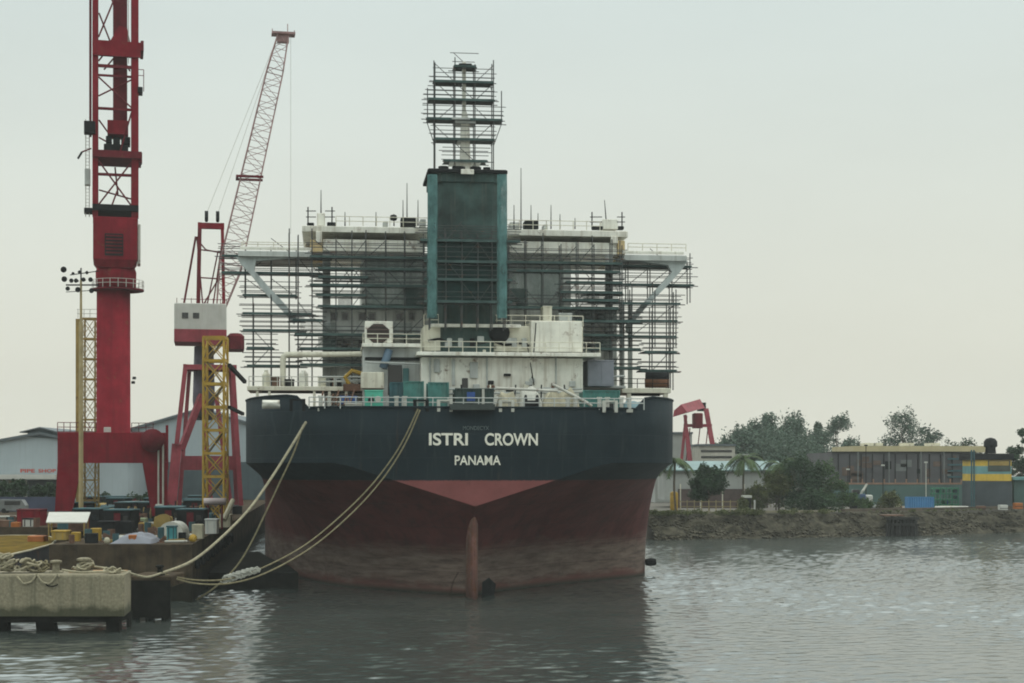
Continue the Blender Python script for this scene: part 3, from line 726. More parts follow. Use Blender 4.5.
r = MB(); a, b = SP(263,372,15), SP(269,388,15); r.lathe(((a.x+b.x)/2,15.4,b.z), [(.3,0),(.42,.2),(.42,1.4),(.2,1.7),(.2,1.9)], 12); solo(r, 'ventilator', M_CREAM, 'cream mushroom ventilator on the port boat deck beside the pipe bend', 'ventilator', ((a.x+b.x)/2,15.4,b.z), None, True)
# yellow deck machine
c = SP(352,391,12); t = sthing('deck_crane', 'small yellow and olive deck machine with bent jib on the port boat deck', 'crane', c)
r = MB(); r.bbox((c.x-.9,11.5,c.z),(c.x+.9,13,c.z+.7)); r.build('base', M_RUSTY, t)
r = MB(); r.path([c+Vector((-.3,0,.7)), c+Vector((-.7,0,1.4)), c+Vector((0,0,2.1)), c+Vector((1.0,0,1.8))], .22, 6); r.build('jib', M_YEL, t)
for i, (px0,px1,py0,py1,m,lab) in enumerate(((272,279,377,387,M_RUSTY,'rust red box on the port boat deck left of the white locker'),(285,294,379,387,M_DARK,'black box on the port boat deck under the pipe'),(318,326,376,387,M_CREAM,'cream box on the port boat deck right of the white locker'),(330,342,379,387,M_DARK,'wide black box on the port boat deck'))):
    deck_crate(px0,px1,py0,py1,15.5,1.2,m,lab)
r = MB()
for k in range(9):
    p = [SP(318+k*4+rnd.uniform(-3,3), 405+rnd.uniform(-2,3), 2.5), SP(326+k*3.5+rnd.uniform(-3,3), 392+rnd.uniform(-3,6), 3.2)]
    r.tube(p[0], p[1], .09)
solo(r, 'pipe_bundle', M_RUSTY, 'heap of rusty pipes leaning behind the stern rail to port', 'pipes', SP(335,409,3), None, True)
tarp(603,617,398,411,3,2,M_DARK,11,'small black covered drum at the starboard quarter rail')
tarp(622,648,399,410,8,3,mat('pale_blue_tarp', (.22,.33,.36), .8, .2, .6),14,'pale blue tarpaulin heap under the starboard boat deck','covered_stores')

# ======================================================= scaffolding
M_NET = bpy.data.materials.new('debris_net'); M_NET.use_nodes = True
def netmat(name, c, alpha):
    g = G(name); col = g.mix(g.rng(g.noise(.5,5,.7), .3, .7), [x*.55 for x in c], [x*1.3 for x in c]); g.link(col, g.b.inputs['Base Color']); g.b.inputs['Roughness'].default_value = .9; g.b.inputs['Specular IOR Level'].default_value = .1
    tr = g.n.new('ShaderNodeBsdfTransparent'); mx = g.n.new('ShaderNodeMixShader')
    g.link(g.math('MULTIPLY', g.rng(g.noise(.9,4,.7,(1,1,.5)), .3, .6, .7, 1.0), alpha), mx.inputs[0]); g.link(tr.outputs[0], mx.inputs[1]); g.link(g.b.outputs[0], mx.inputs[2])
    g.link(mx.outputs[0], g.out.inputs[0]); MATS[name] = g.m; return g.m
M_NETD = netmat('dark_green_net', (.085,.125,.115), .38)
M_NETF = netmat('funnel_net', (.025,.06,.056), .6)
M_NETT = netmat('teal_net', (.10,.205,.20), .9)
M_NETG = netmat('thin_green_net', (.09,.12,.11), .22)
M_TOE = mat('toe_board', (.05,.085,.08), .8, .5, .7)

def scaffold(name, label, posts, us, ztop, zbot, plats, extra=0.0, brace=True, nets=(), group=None, jit=.25):
    """posts: px list; plats: (py, px0, px1); laid out at plane us[0]"""
    u0, u1 = us; xs = [Sx(p,u0) for p in posts]
    zb = Sz(zbot,u0); zt = Sz(ztop,u0)
    t = sthing(name, label, 'scaffold', (sum(xs)/len(xs),(u0+u1)/2,zb), group)
    for i, x in enumerate(xs):
        for u in us:
            r = MB(); r.tube((x,u,zb), (x,u,zt+rnd.uniform(-.3,.9)), .062, None, 6); r.build('standard', M_PIPE, t)
    zs = []
    for (py, a, b) in plats:
        xa, xb, z = Sx(a,u0), Sx(b,u0), Sz(py,u0); zs.append((z,xa,xb))
        r = MB(); n = max(1, int((xb-xa)/3.2)); 
        for k in range(n):
            p, q = xa+(xb-xa)*k/n, xa+(xb-xa)*(k+1)/n-.02
            w = (u1-u0+.5)/4
            for j in range(4): y = u0-.25+w*j; r.box((p+rnd.uniform(-.1,.1),y,z+rnd.uniform(0,.05)), (q+rnd.uniform(-.1,.25),y+w-.03,z+.085))
        r.build('platform', M_PLANK, t)
        r = MB()
        r.box((xa,u0-.30,z-.12), (xb,u0-.26,z+.14)); r.build('toe_board', M_TOE, t)
        r = MB()
        for u in us:
            r.tube((xa-rnd.uniform(.1,.8),u-.07,z-.07), (xb+rnd.uniform(.1,.8),u-.07,z-.07), .05)
            for h in (.5, 1.0, 1.5):
                if rnd.random() < (.9 if h < 1.4 else .5): r.tube((xa-rnd.uniform(0,.6),u-.07,z+h), (xb+rnd.uniform(0,.6),u-.07,z+h), .042)
        for x in xs:
            if xa-.3 <= x <= xb+.3: r.tube((x-.06,u0-.35,z-.16), (x-.06,u1+.35,z-.16), .045)
        r.build('ledger', M_PIPE, t)
    if brace:
        for i in range(len(xs)-1):
            for (z, xa, xb) in zs:
                if rnd.random() < .65 and xa-.3 <= xs[i] and xs[i+1] <= xb+.3:
                    r = MB(); s = rnd.random() < .5; u = rnd.choice(us)
                    r.tube((xs[i],u+.08,z+(0 if s else 2)), (xs[i+1],u+.08,z+(2 if s else 0)), .04); r.build('brace', M_PIPE, t)
    for (pa,pb,ya,yb,m) in nets:
        A, B = SP(pa,ya,u0), SP(pb,yb,u0); r = MB(); nx = max(2,int((B.x-A.x)/.9)); nz = max(2,int((A.z-B.z)/.9)); vs = []
        for j in range(nz+1):
            for i in range(nx+1):
                x = A.x+(B.x-A.x)*i/nx; z = B.z+(A.z-B.z)*j/nz
                vs.append((x, u0+.35+.10*mnoise.noise(Vector((x*.7,z*.5,1))), z+.12*mnoise.noise(Vector((x*.8,z,5)))))
        r.add(vs, [(j*(nx+1)+i,j*(nx+1)+i+1,(j+1)*(nx+1)+i+1,(j+1)*(nx+1)+i) for j in range(nz) for i in range(nx)])
        o = r.build('debris_net', m, t); sm = o.modifiers.new('thickness','SOLIDIFY'); sm.thickness = .01
    return t
# round the radar mast
scaffold('mast_scaffold', 'tall open scaffold tower round the radar mast on top of the funnel', [435,455,475,493.5], (23.1,24.9), 64, 172,
    [(66.5,454,476),(82,434,493),(100,428,494),(119.5,427,502),(139.5,435,494),(161,444,487)], jit=.2)
t = bpy.data.objects['mast_scaffold']
for px in (427.5, 501.5):
    for u in (23.1,24.9):
        r = MB(); r.tube(SP(px,124,u), SP(px,88 if px < 460 else 91,u), .06); r.build('standard', M_PIPE, t)
        r = MB(); r.tube(SP(px,124,u), SP(435 if px < 460 else 493.5,146,u), .045); r.build('brace', M_PIPE, t)
# wings, port
scaffold('port_wing_scaffold', 'hanging scaffold under the port bridge wing, its lowest bay open to the sky', [245,271,296,312], (20.6,22.0), 256, 300,
    [(259.5,222,330),(276,222,322),(298,243,297)])
scaffold('port_side_scaffold', 'narrow scaffold tower standing on the port boat deck below the bridge wing', [253,271], (17,18.3), 303, 387,
    [(316,243,312),(332.5,243,300),(350,247,273),(367.5,247,300)])
scaffold('port_house_scaffold', 'scaffold covering the port side of the accommodation, left of the funnel', [289,298,312,336,352,366,386,405,424], (16.5,17.7), 238, 392,
    [(259,310,428),(270.5,318,428),(279,318,368),(287,310,428),(297,316,366),(308,318,424),(322,293,322),(336,295,424),(350,300,366),(366,300,366)],
    nets=((366,428,259,306,M_NETD),(310,366,262,268,M_NETG),(300,336,322,335,M_NETG),(338,352,296,308,M_NETD),(386,412,322,336,M_NETG),(318,336,337,350,M_NETD),(405,424,288,308,M_NETF)))
scaffold('starboard_house_scaffold', 'scaffold covering the starboard side of the accommodation, right of the funnel', [509,526,543,561,578,594,612,622], (16.5,17.7), 240, 392,
    [(261.5,506,622),(270,506,620),(281,566,622),(291,560,622),(299,562,618),(307,506,618),(320,575,640),(334,560,622),(348,584,640),(367,612,640)],
    nets=((506,564,262,306,M_NETD),(564,620,264,270,M_NETG),(560,594,307,320,M_NETG),(594,612,335,348,M_NETD),(578,600,292,300,M_NETD),(508,528,288,306,M_NETF),(600,620,308,319,M_NETG)))
scaffold('starboard_wing_scaffold', 'hanging scaffold under the starboard bridge wing with the curved bracket behind it', [628,650,672,690], (20.6,22.0), 256, 300,
    [(263.5,620,691),(282.5,610,693)])
scaffold('starboard_middle_scaffold', 'wide scaffold landings below the hanging scaffold on the starboard side', [612,632,655,676], (18.5,19.8), 286, 345,
    [(301.5,588,680),(319,578,677),(335,576,676)])
scaffold('starboard_side_scaffold', 'narrow scaffold tower standing on the starboard boat deck above the lifeboat', [652,669,673], (17,18.3), 306, 389,
    [(350.5,644,676),(369.5,640,676)])
# funnel: shrouded in netting
A, B = SP(428,174,9.2), SP(507,326,9.2)
t = scaffold('funnel_scaffold', 'dark green netted scaffold wrapped round the lower half of the funnel', [430,446,462,478,492,505], (7.6,9.2), 232, 329,
    [(241,420,520),(262,424,512),(280,424,512),(302,424,512)],
    nets=((438,497,240,300,M_NETF),))
t = sthing('net_strips', 'two tall teal strips of debris net hung down the corners of the funnel', 'debris net', ((A.x+B.x)/2,10,DK))
for pa, pb in ((427.5,437.5),(497.5,507.5)):
    a, b = SP(pa,174,7.1), SP(pb,318,7.1); r = MB(); vs = []; nz = 30
    for j in range(nz+1):
        z = b.z+(a.z-b.z)*j/nz; w = .05*mnoise.noise(Vector((pa,z*.4,0)))
        for i, (x, y) in enumerate(((a.x,12.5),(a.x+.05,9.9),(a.x+.35,9.3),((a.x+b.x)/2,9.25),(b.x-.35,9.3),(b.x-.05,9.9),(b.x,12.5))[1:6] if False else ((a.x,7.5),(a.x+.2,7.1),((a.x+b.x)/2,7.2),(b.x-.2,7.1),(b.x,7.5))): vs.append((x+w,y+w,z))
    r.add(vs, [(j*5+i,j*5+i+1,(j+1)*5+i+1,(j+1)*5+i) for j in range(nz) for i in range(4)])
    o = r.build('net_strip', M_NETT, t); sm = o.modifiers.new('thickness','SOLIDIFY'); sm.thickness = .015
# ======================================================= shipyard quay, cranes
M_RED = mat('crane_red', (.185,.013,.022), .85, .25, .5, streak=.6, rust=.1, dirt=(.08,.011,.015), spec=.02)
M_REDD = mat('crane_red_dark', (.12,.013,.02), .75, .4, .6, rust=.12, spec=.08)
M_REDP = mat('crane_red_faded', (.27,.05,.065), .6, .3, .4, streak=.5, rust=.12, dirt=(.1,.03,.03), spec=.1)
M_CABW = mat('cab_white', (.48,.48,.44), .55, .12, .5, streak=.35, dirt=(.3,.28,.22))
M_OLIVE = mat('olive_yellow', (.30,.21,.06), .65, .35, .6, rust=.12)

def lattice(parent, base, top, w, nb, m, rc=.1, rb=.05, d=None, ring_bar=None, wt=None, name='brace'):
    """square lattice mast from base to top; chords and rings are parts"""
    base = Vector(base); top = Vector(top); ax = (top-base).normalized(); d = d or w; wt = wt or w
    ref = Vector((0,1,0)) if abs(ax.y) < .8 else Vector((1,0,0))
    e1 = ref.cross(ax).normalized(); e2 = ax.cross(e1)
    if e1.x < 0: e1 = -e1
    cs = [(-1,-1),(1,-1),(1,1),(-1,1)]
    def P(t, c):
        s = 1+(wt/w-1)*t; return base.lerp(top, t)+e1*c[0]*w/2*s+e2*c[1]*d/2*s
    for c in cs:
        r = MB(); r.tube(P(0,c), P(1,c), rc); r.build('chord', m, parent)
    for i in range(nb+1):
        r = MB()
        for k in range(4):
            if ring_bar: r.bar(P(i/nb,cs[k]), P(i/nb,cs[(k+1)%4]), ring_bar*.5, ring_bar)
            else: r.tube(P(i/nb,cs[k]), P(i/nb,cs[(k+1)%4]), rb)
        r.build('ring_frame', m, parent)
    for i in range(nb):
        r = MB()
        for k in range(4):
            a, b = (cs[k], cs[(k+1)%4]) if (i+k) % 2 else (cs[(k+1)%4], cs[k])
            r.tube(P(i/nb,a), P((i+1)/nb,b), rb)
            if ring_bar: r.tube(P(i/nb,b), P((i+1)/nb,a), rb)
        r.build(name, m, parent)

# ---- the tall red crane
D = 207.; k_ = D/F
c0 = W(113.5,521,D); c0.z = QZ
C1 = thing('jib_crane', 'tall dark red portal crane with thick round column, cut off at the top', 'crane', c0)
def wb(name, m, px0, px1, py0, py1, y0, y1, parent, bev=.06):
    a, b = W(px0,py0,D), W(px1,py1,D); r = MB()
    if bev: r.bbox((a.x,y0,b.z), (b.x,y1,a.z), bev)
    else: r.box((a.x,y0,b.z), (b.x,y1,a.z))
    return r.build(name, m, parent)
wb('portal_beam', M_RED, 60, 165, 432.5, 463, 206, 210.2, C1)
for y0, y1 in ((205.8,207.0),(209.2,210.4)):
    for poly in ([(60,463),(83,463),(72,521),(57,521)], [(142,463),(166,463),(166,521),(152,521)]):
        pts = [W(x,y,D) for x, y in poly]; r = MB(); r.prism([(p.x, max(p.z, QZ)) for p in pts], y0, y1); r.build('leg', M_RED, C1)
for px0, px1 in ((56,73),(151,168)): wb('bogie', M_DARK, px0, px1, 516, 521.5, 205.4, 210.8, C1)
r = MB(); c = W(113.5,435,D); r.lathe((c.x,211,c.z), [(2.55,-.6),(2.55,.2),(2.25,.25),(2.22,(435-285)*k_)], 36); r.build('column', M_RED, C1, True)
r = MB(); c = W(116,285,D); r.lathe((c.x,211,c.z), [(2.3,0),(2.65,.2),(2.7,2.2),(2.45,2.9)], 32); r.build('slewing_ring', M_RED, C1, True)
r = MB(); c = W(118,285,D); r.lathe((c.x,211,c.z-.35), [(3.45,0),(3.45,.22)], 20); PLT = r.build('gallery', M_REDD, C1)
r = MB()
for h in (.6,1.15):
    for j in range(20): a0, a1 = 2*PI*j/20, 2*PI*(j+1)/20; r.tube((c.x+3.4*math.cos(a0),211+3.4*math.sin(a0),c.z-.13+h), (c.x+3.4*math.cos(a1),211+3.4*math.sin(a1),c.z-.13+h), .035)
for j in range(20): a0 = 2*PI*j/20; r.tube((c.x+3.4*math.cos(a0),211+3.4*math.sin(a0),c.z-.13), (c.x+3.4*math.cos(a0),211+3.4*math.sin(a0),c.z+1.05), .04)
r.build('railing', M_CABW, PLT)
# machine house with chamfered foot
a, b = W(93.5,216,D), W(137,266,D); r = MB()
def mring(d, z): return [(a.x+d,207.5+d,z),(b.x-d,207.5+d,z),(b.x-d,214.5-d,z),(a.x+d,214.5-d,z)]
r.loft([mring(.7,b.z),mring(.02,b.z+1.0),mring(.02,a.z-.2),mring(.12,a.z)]); MH = r.build('machine_house', M_RED, C1)
wb('vent_grille', M_DARK, 105, 123, 233, 255, 207.35, 207.52, MH)
for i in range(6): wb('slat', M_REDD, 106, 122, 234.5+i*3.4, 236+i*3.4, 207.25, 207.34, MH, 0)
wb('side_duct', M_PALE, 137.1, 140, 222, 262, 208, 211, MH)
# A-frame above: four square legs, beams, lattice and the jib seen end on
for px0, px1 in ((93,98.5),(131,138)):
    for y0 in (207.8, 213.2): wb('mast_leg', M_REDD if y0 > 210 else M_RED, px0, px1, -45, 216, y0, y0+.85, C1, 0)
for (x0,x1,y0,y1,ya,yb,m) in ((93,140,40,55,207.4,207.75,M_RED),(140,143,38,48,207.4,212,M_REDD),(93,141,150,157,207.2,214,M_REDD),(93,138,204,210,207.3,213,M_DARK),(98.6,130.9,63,66,207.9,208.2,M_REDD),(98.6,130.9,73,75,207.9,208.2,M_REDD),(98.6,130.9,106,108.5,207.9,208.2,M_REDD),(98.6,130.9,172,174.5,207.9,208.3,M_REDD),(98.6,130.9,39,44,213,213.8,M_DARK)):
    wb('cross_beam', m, x0, x1, y0, y1, ya, yb, C1, 0)
def wt_(p, q, r_, y0=208.1, y1=None): m = MB(); A = W(*p,D); B = W(*q,D); A.y = y0; B.y = y1 or y0; return m.tube(A, B, r_)
for p, q in (((99,160),(131,204)),((131,160),(99,204)),((99,182),(131,190)),((115,158),(118,187)),((118,187),(112,204)),((99,76),(131,105)),((99,110),(112,128)),((99,0),(113,36)),((99,36),(113,0)),((99,60),(112,42)),((99,95),(131,77)),((118,40),(104,58)),((120,40),(130,58)),((99,-30),(113,0)),((131,110),(120,150)),((99,128),(131,145))):
    m_ = wt_(p, q, .11, rnd.choice((208.0, 213.6)), None); m_.build('brace', M_REDD, C1)
for px in (91,): 
    m_ = wt_((px,-45),(px,135), .16, 209); m_.build('hoist_rope_guard', M_REDD, C1)
JB = wb('jib', M_REDD, 113, 127, -45, 120, 209.4, 211.4, C1, 0)
r = MB(); poly = [W(x,y,D) for x, y in ((119,22),(127,24),(131,44),(107,44))]; r.prism([(p.x,p.z) for p in poly], 208.5, 212); r.build('jib_foot', M_RED, C1)
wb('winch_house', M_RED, 107.5, 128, 117, 131, 208.8, 212.5, C1)
for x0, x1, y0, y1 in ((106,112,133,139),(113,120,134,149),(121,130,133,140),(104,128,141,148)): wb('winch', M_DARK, x0, x1, y0, y1, 209, 211.5, C1)
for px in (129, 133): m_ = wt_((px-1,-45),(px-1,60), .05, 208.4); m_.build('hoist_rope', M_PALE, C1)
# access ladder, lamp and boxes hung on the left leg
LD = MB()
for px in (86.5,90): A = W(px,118,D); B = W(px,216,D); A.y = B.y = 208.6; LD.tube(A,B,.06)
for i in range(28): A = W(86.5,120+i*3.4,D); B = W(90,120+i*3.4,D); A.y = B.y = 208.6; LD.tube(A,B,.035)
LD.build('ladder', M_PALE, C1)
wb('switch_box', M_DARK, 85, 96, 122, 134, 207, 208.5, C1); wb('junction_box', M_GREYW, 85.5, 91, 168, 184, 208.2, 209.5, C1)
wb('ladder_landing', M_DARK, 85, 93, 208, 212, 207.5, 210, C1); wb('leg_platform', M_DARK, 137, 142, 84, 90, 207.6, 209.5, C1); wb('leg_platform', M_REDD, 138, 141.5, 150, 160, 207.6, 209.5, C1)
m_ = wt_((83,152),(92,148), .1, 208); m_.build('bracket', M_REDD, C1); m_ = wt_((83,152),(79,159), .14, 208); m_.build('lamp', M_DARK, C1)
r = MB()
for a_, b_ in (((138,72),(143,72)),((143,66),(143,88)),((138,66),(143,66))): A = W(*a_,D); B = W(*b_,D); A.y = B.y = 208; r.tube(A,B,.05)
r.build('railing', M_REDD, C1)
# drum and pipes on the portal
r = MB(); c = W(151,436,D); r.lathe((0,0,0), [(1.5,0),(1.55,.2),(1.0,.25),(1.0,1.3),(1.55,1.35),(1.5,1.55)], 20); r.v = [Vector((c.x+v.x,204.2+v.z,c.z-.6+v.y)) for v in r.v]; r.build('cable_drum', M_REDD, C1, True)
for px in (157,161.5): m_ = wt_((px,440),(px,510), .12, 205.5); m_.build('cable_pipe', M_PALE, C1)
m_ = wt_((165.5,425),(165.5,470), .18, 206); m_.build('post', M_RED, C1)
wb('control_box', M_CABW, 154, 161, 504, 513, 204.5, 205.3, C1)
wb('column_door', M_CABW, 104, 111, 427, 432, 208.2, 208.6, C1)
r = MB()
for h in (0,.6,1.2):
    for x0, x1 in ((60,97),(131,152)): A = W(x0,432,D); B = W(x1,432,D); r.tube((A.x,206.1,A.z+h),(B.x,206.1,A.z+h),.045)
for px in (60,66,72,78,84,90,97,131,138,145,152): A = W(px,432,D); r.tube((A.x,206.1,A.z),(A.x,206.1,A.z+1.2),.05)
r.build('railing', M_REDD, C1)
for px, py in ((134,377),(133,381.5)): wb('column_lamp', M_DARK, px-2, px+1.6, py-1.3, py+1.3, 208.5, 209, C1)

C1.rotation_euler.z = math.atan(398/1550)      # the crane stands square to the line of sight

# ---- yellow access tower with floodlight mast in front of it
D2 = 214.
c = W(87,521,D2); c.z = QZ
T1 = thing('access_tower', 'slim yellow lattice stair tower beside the column of the tall red crane', 'tower', c)
b_, t_ = W(90,505,D2), W(90,319,D2); b_.z = QZ
lattice(T1, b_, t_, 1.9, 10, M_OLIVE, .12, .05, 1.9, .22)
r = MB(); A = W(78.5,521,D2); A.z = QZ; B = W(78.5,319,D2); r.bar(A,B,.62,.62); r.build('corner_post', M_OLIVE, T1)
r = MB(); 
for px in (78,84,90,97): A = W(px,318,D2); r.tube(A, A+Vector((0,0,1.2)), .04)
for h in (.6,1.2): A = W(77,318,D2); B = W(97,318,D2); r.tube(A+Vector((0,0,h)), B+Vector((0,0,h)), .04)
r.build('railing', M_PALE, T1)
D3 = 190.
c = W(79.5,528,D3); c.z = QZ
FM = thing('floodlight_mast', 'thin floodlight mast carrying rows of round black lamps beside the slewing ring', 'light mast', c)
r = MB(); A = W(81,280,D3); B = Vector((A.x,D3,QZ)); Bm = W(81,322,D3); r.tube(B,Bm,.3,.27,10); r.tube(Bm,A,.16,.13,8); r.build('pole', mat('mast_brown', (.34,.27,.14), .7, .3, .6), FM)
r = MB(); r.bar(W(66,285,D3), W(99,285,D3), .16); r.bar(W(70,275,D3), W(99,271,D3), .1); r.bar(W(66,292,D3), W(99,290,D3), .08); r.bar(W(81,268,D3), W(81,292,D3), .14); r.build('crossarm', M_DARK, FM)
for i, (px, py, rr) in enumerate(((64,270,.38),(64,279.5,.36),(71,281,.28),(78,281,.28),(85,280,.28),(92,280,.3),(68,289,.28),(78,290,.34),(93,291,.32),(80,272.5,.22),(86,273,.22),(73,274,.2))):
    p = W(px,py,D3); r = MB(); r.lathe((0,0,0), [(rr*.45,0),(rr*.7,.2),(rr,.42),(rr*.97,.45)], 12); ax = rnd.uniform(-.6,.6)
    r.v = [Vector((p.x+v.x*math.cos(ax)-v.z*math.sin(ax), p.y-v.z*math.cos(ax)-v.x*math.sin(ax)*.6, p.z+v.y)) for v in r.v]; r.build('floodlight', M_DARK, FM)

# ---- the second crane, white cab
D = 245.; 
c = W(209,505,D); c.z = QZ
C2 = thing('jib_crane', 'smaller red crane with white cab and thin lattice jib leaning over the tanker', 'crane', c)
def w2(px, py, y=None): p = W(px,py,D); p.y = y if y is not None else D; return p
for (x0,y0,x1,y1,y,w) in ((186.5,366,178,445,242,.7),(178,445,173,505,242,1.5),(232,366,240,505,242,.7),(190,366,180,505,247,.6),(230,366,236,505,247,.6),(202,395,182,450,244,.9),(203,395,211,505,244,.7),(216,395,230,505,244,.7)):
    r = MB(); A = w2(x0,y0,y); B = w2(x1,y1,y-1.5); B.z = max(B.z,QZ); r.bar(B,A,w,w); r.build('leg', M_REDP, C2)
r = MB(); r.box((w2(184,0).x,241.5,w2(0,371).z),(w2(236,0).x,247.5,w2(0,366).z)); r.build('portal_ring', M_REDP, C2)
r = MB(); r.box((w2(182,0).x,242.8,w2(0,470).z),(w2(240,0).x,243.6,w2(0,456).z)); r.build('sill_beam', M_REDP, C2)
for x0 in (170,232): r = MB(); r.box((w2(x0,0).x,240.0,QZ),(w2(x0+9,0).x,249,QZ+1.2)); r.build('bogie', M_DARK, C2)
r = MB(); c = w2(204,420,245.5); r.lathe((c.x,245.5,c.z), [(1.4,0),(1.75,3),(1.5,11.6)], 18); r.build('pivot_column', mat('pivot_blue_grey', (.09,.08,.11), .6), C2, True)
a, b = w2(175.5,306), w2(226,344); zm = w2(0,331.5).z
r = MB(); r.bbox((a.x,241,zm),(b.x,250,a.z),.12); CB = r.build('cab', M_CABW, C2)
r = MB(); r.bbox((a.x-.02,240.95,b.z),(b.x+.02,250.05,zm-.01),.05); r.build('cab_skirt', M_REDP, C2)
for x0, x1 in ((183,189),(193.5,199.5)):
    A, B = w2(x0,315.5), w2(x1,321); r = MB(); r.box((A.x,240.9,B.z),(B.x,240.99,A.z)); r.build('window', M_GLASS, CB)
r = MB(); A, B = w2(226.5,334), w2(243.5,350); r.bbox((A.x,242,B.z),(B.x,249,A.z),.5); r.build('counterweight', M_REDD, C2)
r = MB(); A, B = w2(203,331), w2(226,347); r.bbox((A.x+.1,240.3,B.z),(B.x,240.9,A.z-1.2),.05); r.build('cab_door', M_REDP, CB)
for x0, x1 in ((200,198.5),(222,223.5)):
    r = MB(); r.bar(w2(x1,306,243.5), w2(x0,223,245), .62 if x0 < 210 else .5); r.build('frame_leg', M_REDD if x0 < 210 else M_RED, C2)
r = MB(); r.bar(w2(198,226,245), w2(224,226,245), .9, .9); r.build('frame_head', M_RED, C2)
for px in (206.5,217.5):
    r = MB(); p = w2(px,216,245); r.lathe((0,0,0), [(.8,0),(.8,.55)], 14); r.v = [Vector((p.x-.27+v.z,p.y+v.x,p.z+v.y)) for v in r.v]; r.build('sheave', M_DARK, C2)
    r = MB(); r.bar(w2(px,222,245), w2(px,214,245), .4); r.build('sheave_bracket', M_DARK, C2)
for x0,y0,x1,y1 in ((184,306,196,236),(199,249,222,251),(199,241,206,249),(206,249,222,252),(203,305,220,275),(207,305,218,250),(213,305,222,240),(199,277,222,278),(203,306,197,236)):
    r = MB(); r.tube(w2(x0,y0,246), w2(x1,y1,246), .17 if x0 == 184 else .11); r.build('stay', M_REDD, C2)
r = MB(); 
for x0,x1 in ((182,196),(196,226)): 
    A, B = w2(x0,302,241.2), w2(x1,302,241.2); r.tube(A,B,.05)
for px in (178,185,192,199,206,213,220,226): r.tube(w2(px,306,241.2), w2(px,301,241.2), .05)
r.build('railing', M_REDD, C2)
JB2 = MB(); foot, tip = w2(221,307,244), W(291,31,252)
mid1 = foot.lerp(tip,.14); mid2 = foot.lerp(tip,.86)
M_JIB = mat('jib_pale_red', (.27,.16,.155), .6, .3, .5, rust=.1)
lattice(C2, foot, mid1, 1.4, 3, M_JIB, .11, .05, 1.4, None, 3.5)
lattice(C2, mid1, mid2, 3.5, 17, M_JIB, .11, .045, 2.6, None, 2.6)
lattice(C2, mid2, tip, 2.6, 3, M_JIB, .1, .045, 2.2, None, 1.7)
r = MB(); p = tip; r.box((p.x-1.9,p.y-1.1,p.z-.1),(p.x+1.9,p.y+1.1,p.z+.25)); r.box((p.x-1.0,p.y-.6,p.z-1.3),(p.x+.9,p.y+.6,p.z-.11)); r.tube((p.x-1.8,p.y,p.z+.2),(p.x-1.8,p.y,p.z+.9),.07); r.tube((p.x+.7,p.y,p.z+.2),(p.x+.7,p.y,p.z+1.8),.07); r.tube((p.x+1.8,p.y,p.z+.2),(p.x+1.8,p.y,p.z+.8),.07); r.build('jib_head', M_JIB, C2)
for t in (.44,): 
    p = foot.lerp(tip,t+.02); r = MB(); r.box((p.x-2.3,p.y-1.7,p.z-.05),(p.x+2.0,p.y-1.3,p.z+.3)); r.box((p.x-2.3,p.y+1.3,p.z-.05),(p.x+2.0,p.y+1.7,p.z+.3)); r.box((p.x-2.3,p.y-1.29,p.z),(p.x-1.9,p.y+1.29,p.z+.3)); r.build('jib_platform', M_REDD, C2)
for px in (206.5,217.5): r = MB(); r.tube(w2(px,214,245), tip+Vector((-.8,0,0)), .035); r.build('luffing_rope', M_PALE, C2)
r = MB(); p = tip+Vector((1.2,0,0)); r.tube(p, (p.x,p.y,w2(0,225).z), .03); r.build('hoist_rope', M_PALE, C2)

C2.rotation_euler.z = math.atan(303/1550)

# ---- second yellow tower
D4 = 205.
c = W(215.5,500,D4); c.z = QZ
T2 = thing('access_tower', 'broad yellow lattice stair tower standing in front of the white cab crane', 'tower', c)
b_, t_ = W(215.5,500,D4), W(215.5,338,D4); b_.z = QZ
M_YELT = mat('tower_yellow', (.40,.255,.03), .65, .35, .6, rust=.1)
lattice(T2, b_, t_, 2.7, 8, M_YELT, .16, .07, 2.7, .34)
r = MB()
for i in range(8):
    z0, z1 = b_.z+(t_.z-b_.z)*i/8, b_.z+(t_.z-b_.z)*(i+1)/8; s = 1 if i % 2 else -1
    r.add([(b_.x-s*1.1,D4-.4,z0),(b_.x-s*1.1,D4+.4,z0),(b_.x+s*1.1,D4+.4,z1),(b_.x+s*1.1,D4-.4,z1),(b_.x-s*1.1,D4-.4,z0-.25),(b_.x-s*1.1,D4+.4,z0-.25),(b_.x+s*1.1,D4+.4,z1-.25),(b_.x+s*1.1,D4-.4,z1-.25)],[(0,1,2,3),(4,7,6,5),(0,3,7,4),(1,5,6,2),(0,4,5,1),(3,2,6,7)])
r.build('stair_flight', mat('stair_olive', (.13,.10,.04), .7, .4), T2)
r = MB(); r.bar(W(229,365,D4), W(245,382,D4+6), .45); solo(r, 'gangway', M_DARK, 'dark gangway sloping from the broad yellow tower to the tanker', 'gangway', W(236,376,D4+2))
r = MB(); r.bar(W(229,407,D4), W(243,414,D4+5), .4); solo(r, 'gangway', M_DARK, 'lower dark gangway from the broad yellow tower to the tanker side', 'gangway', W(236,411,D4+2))

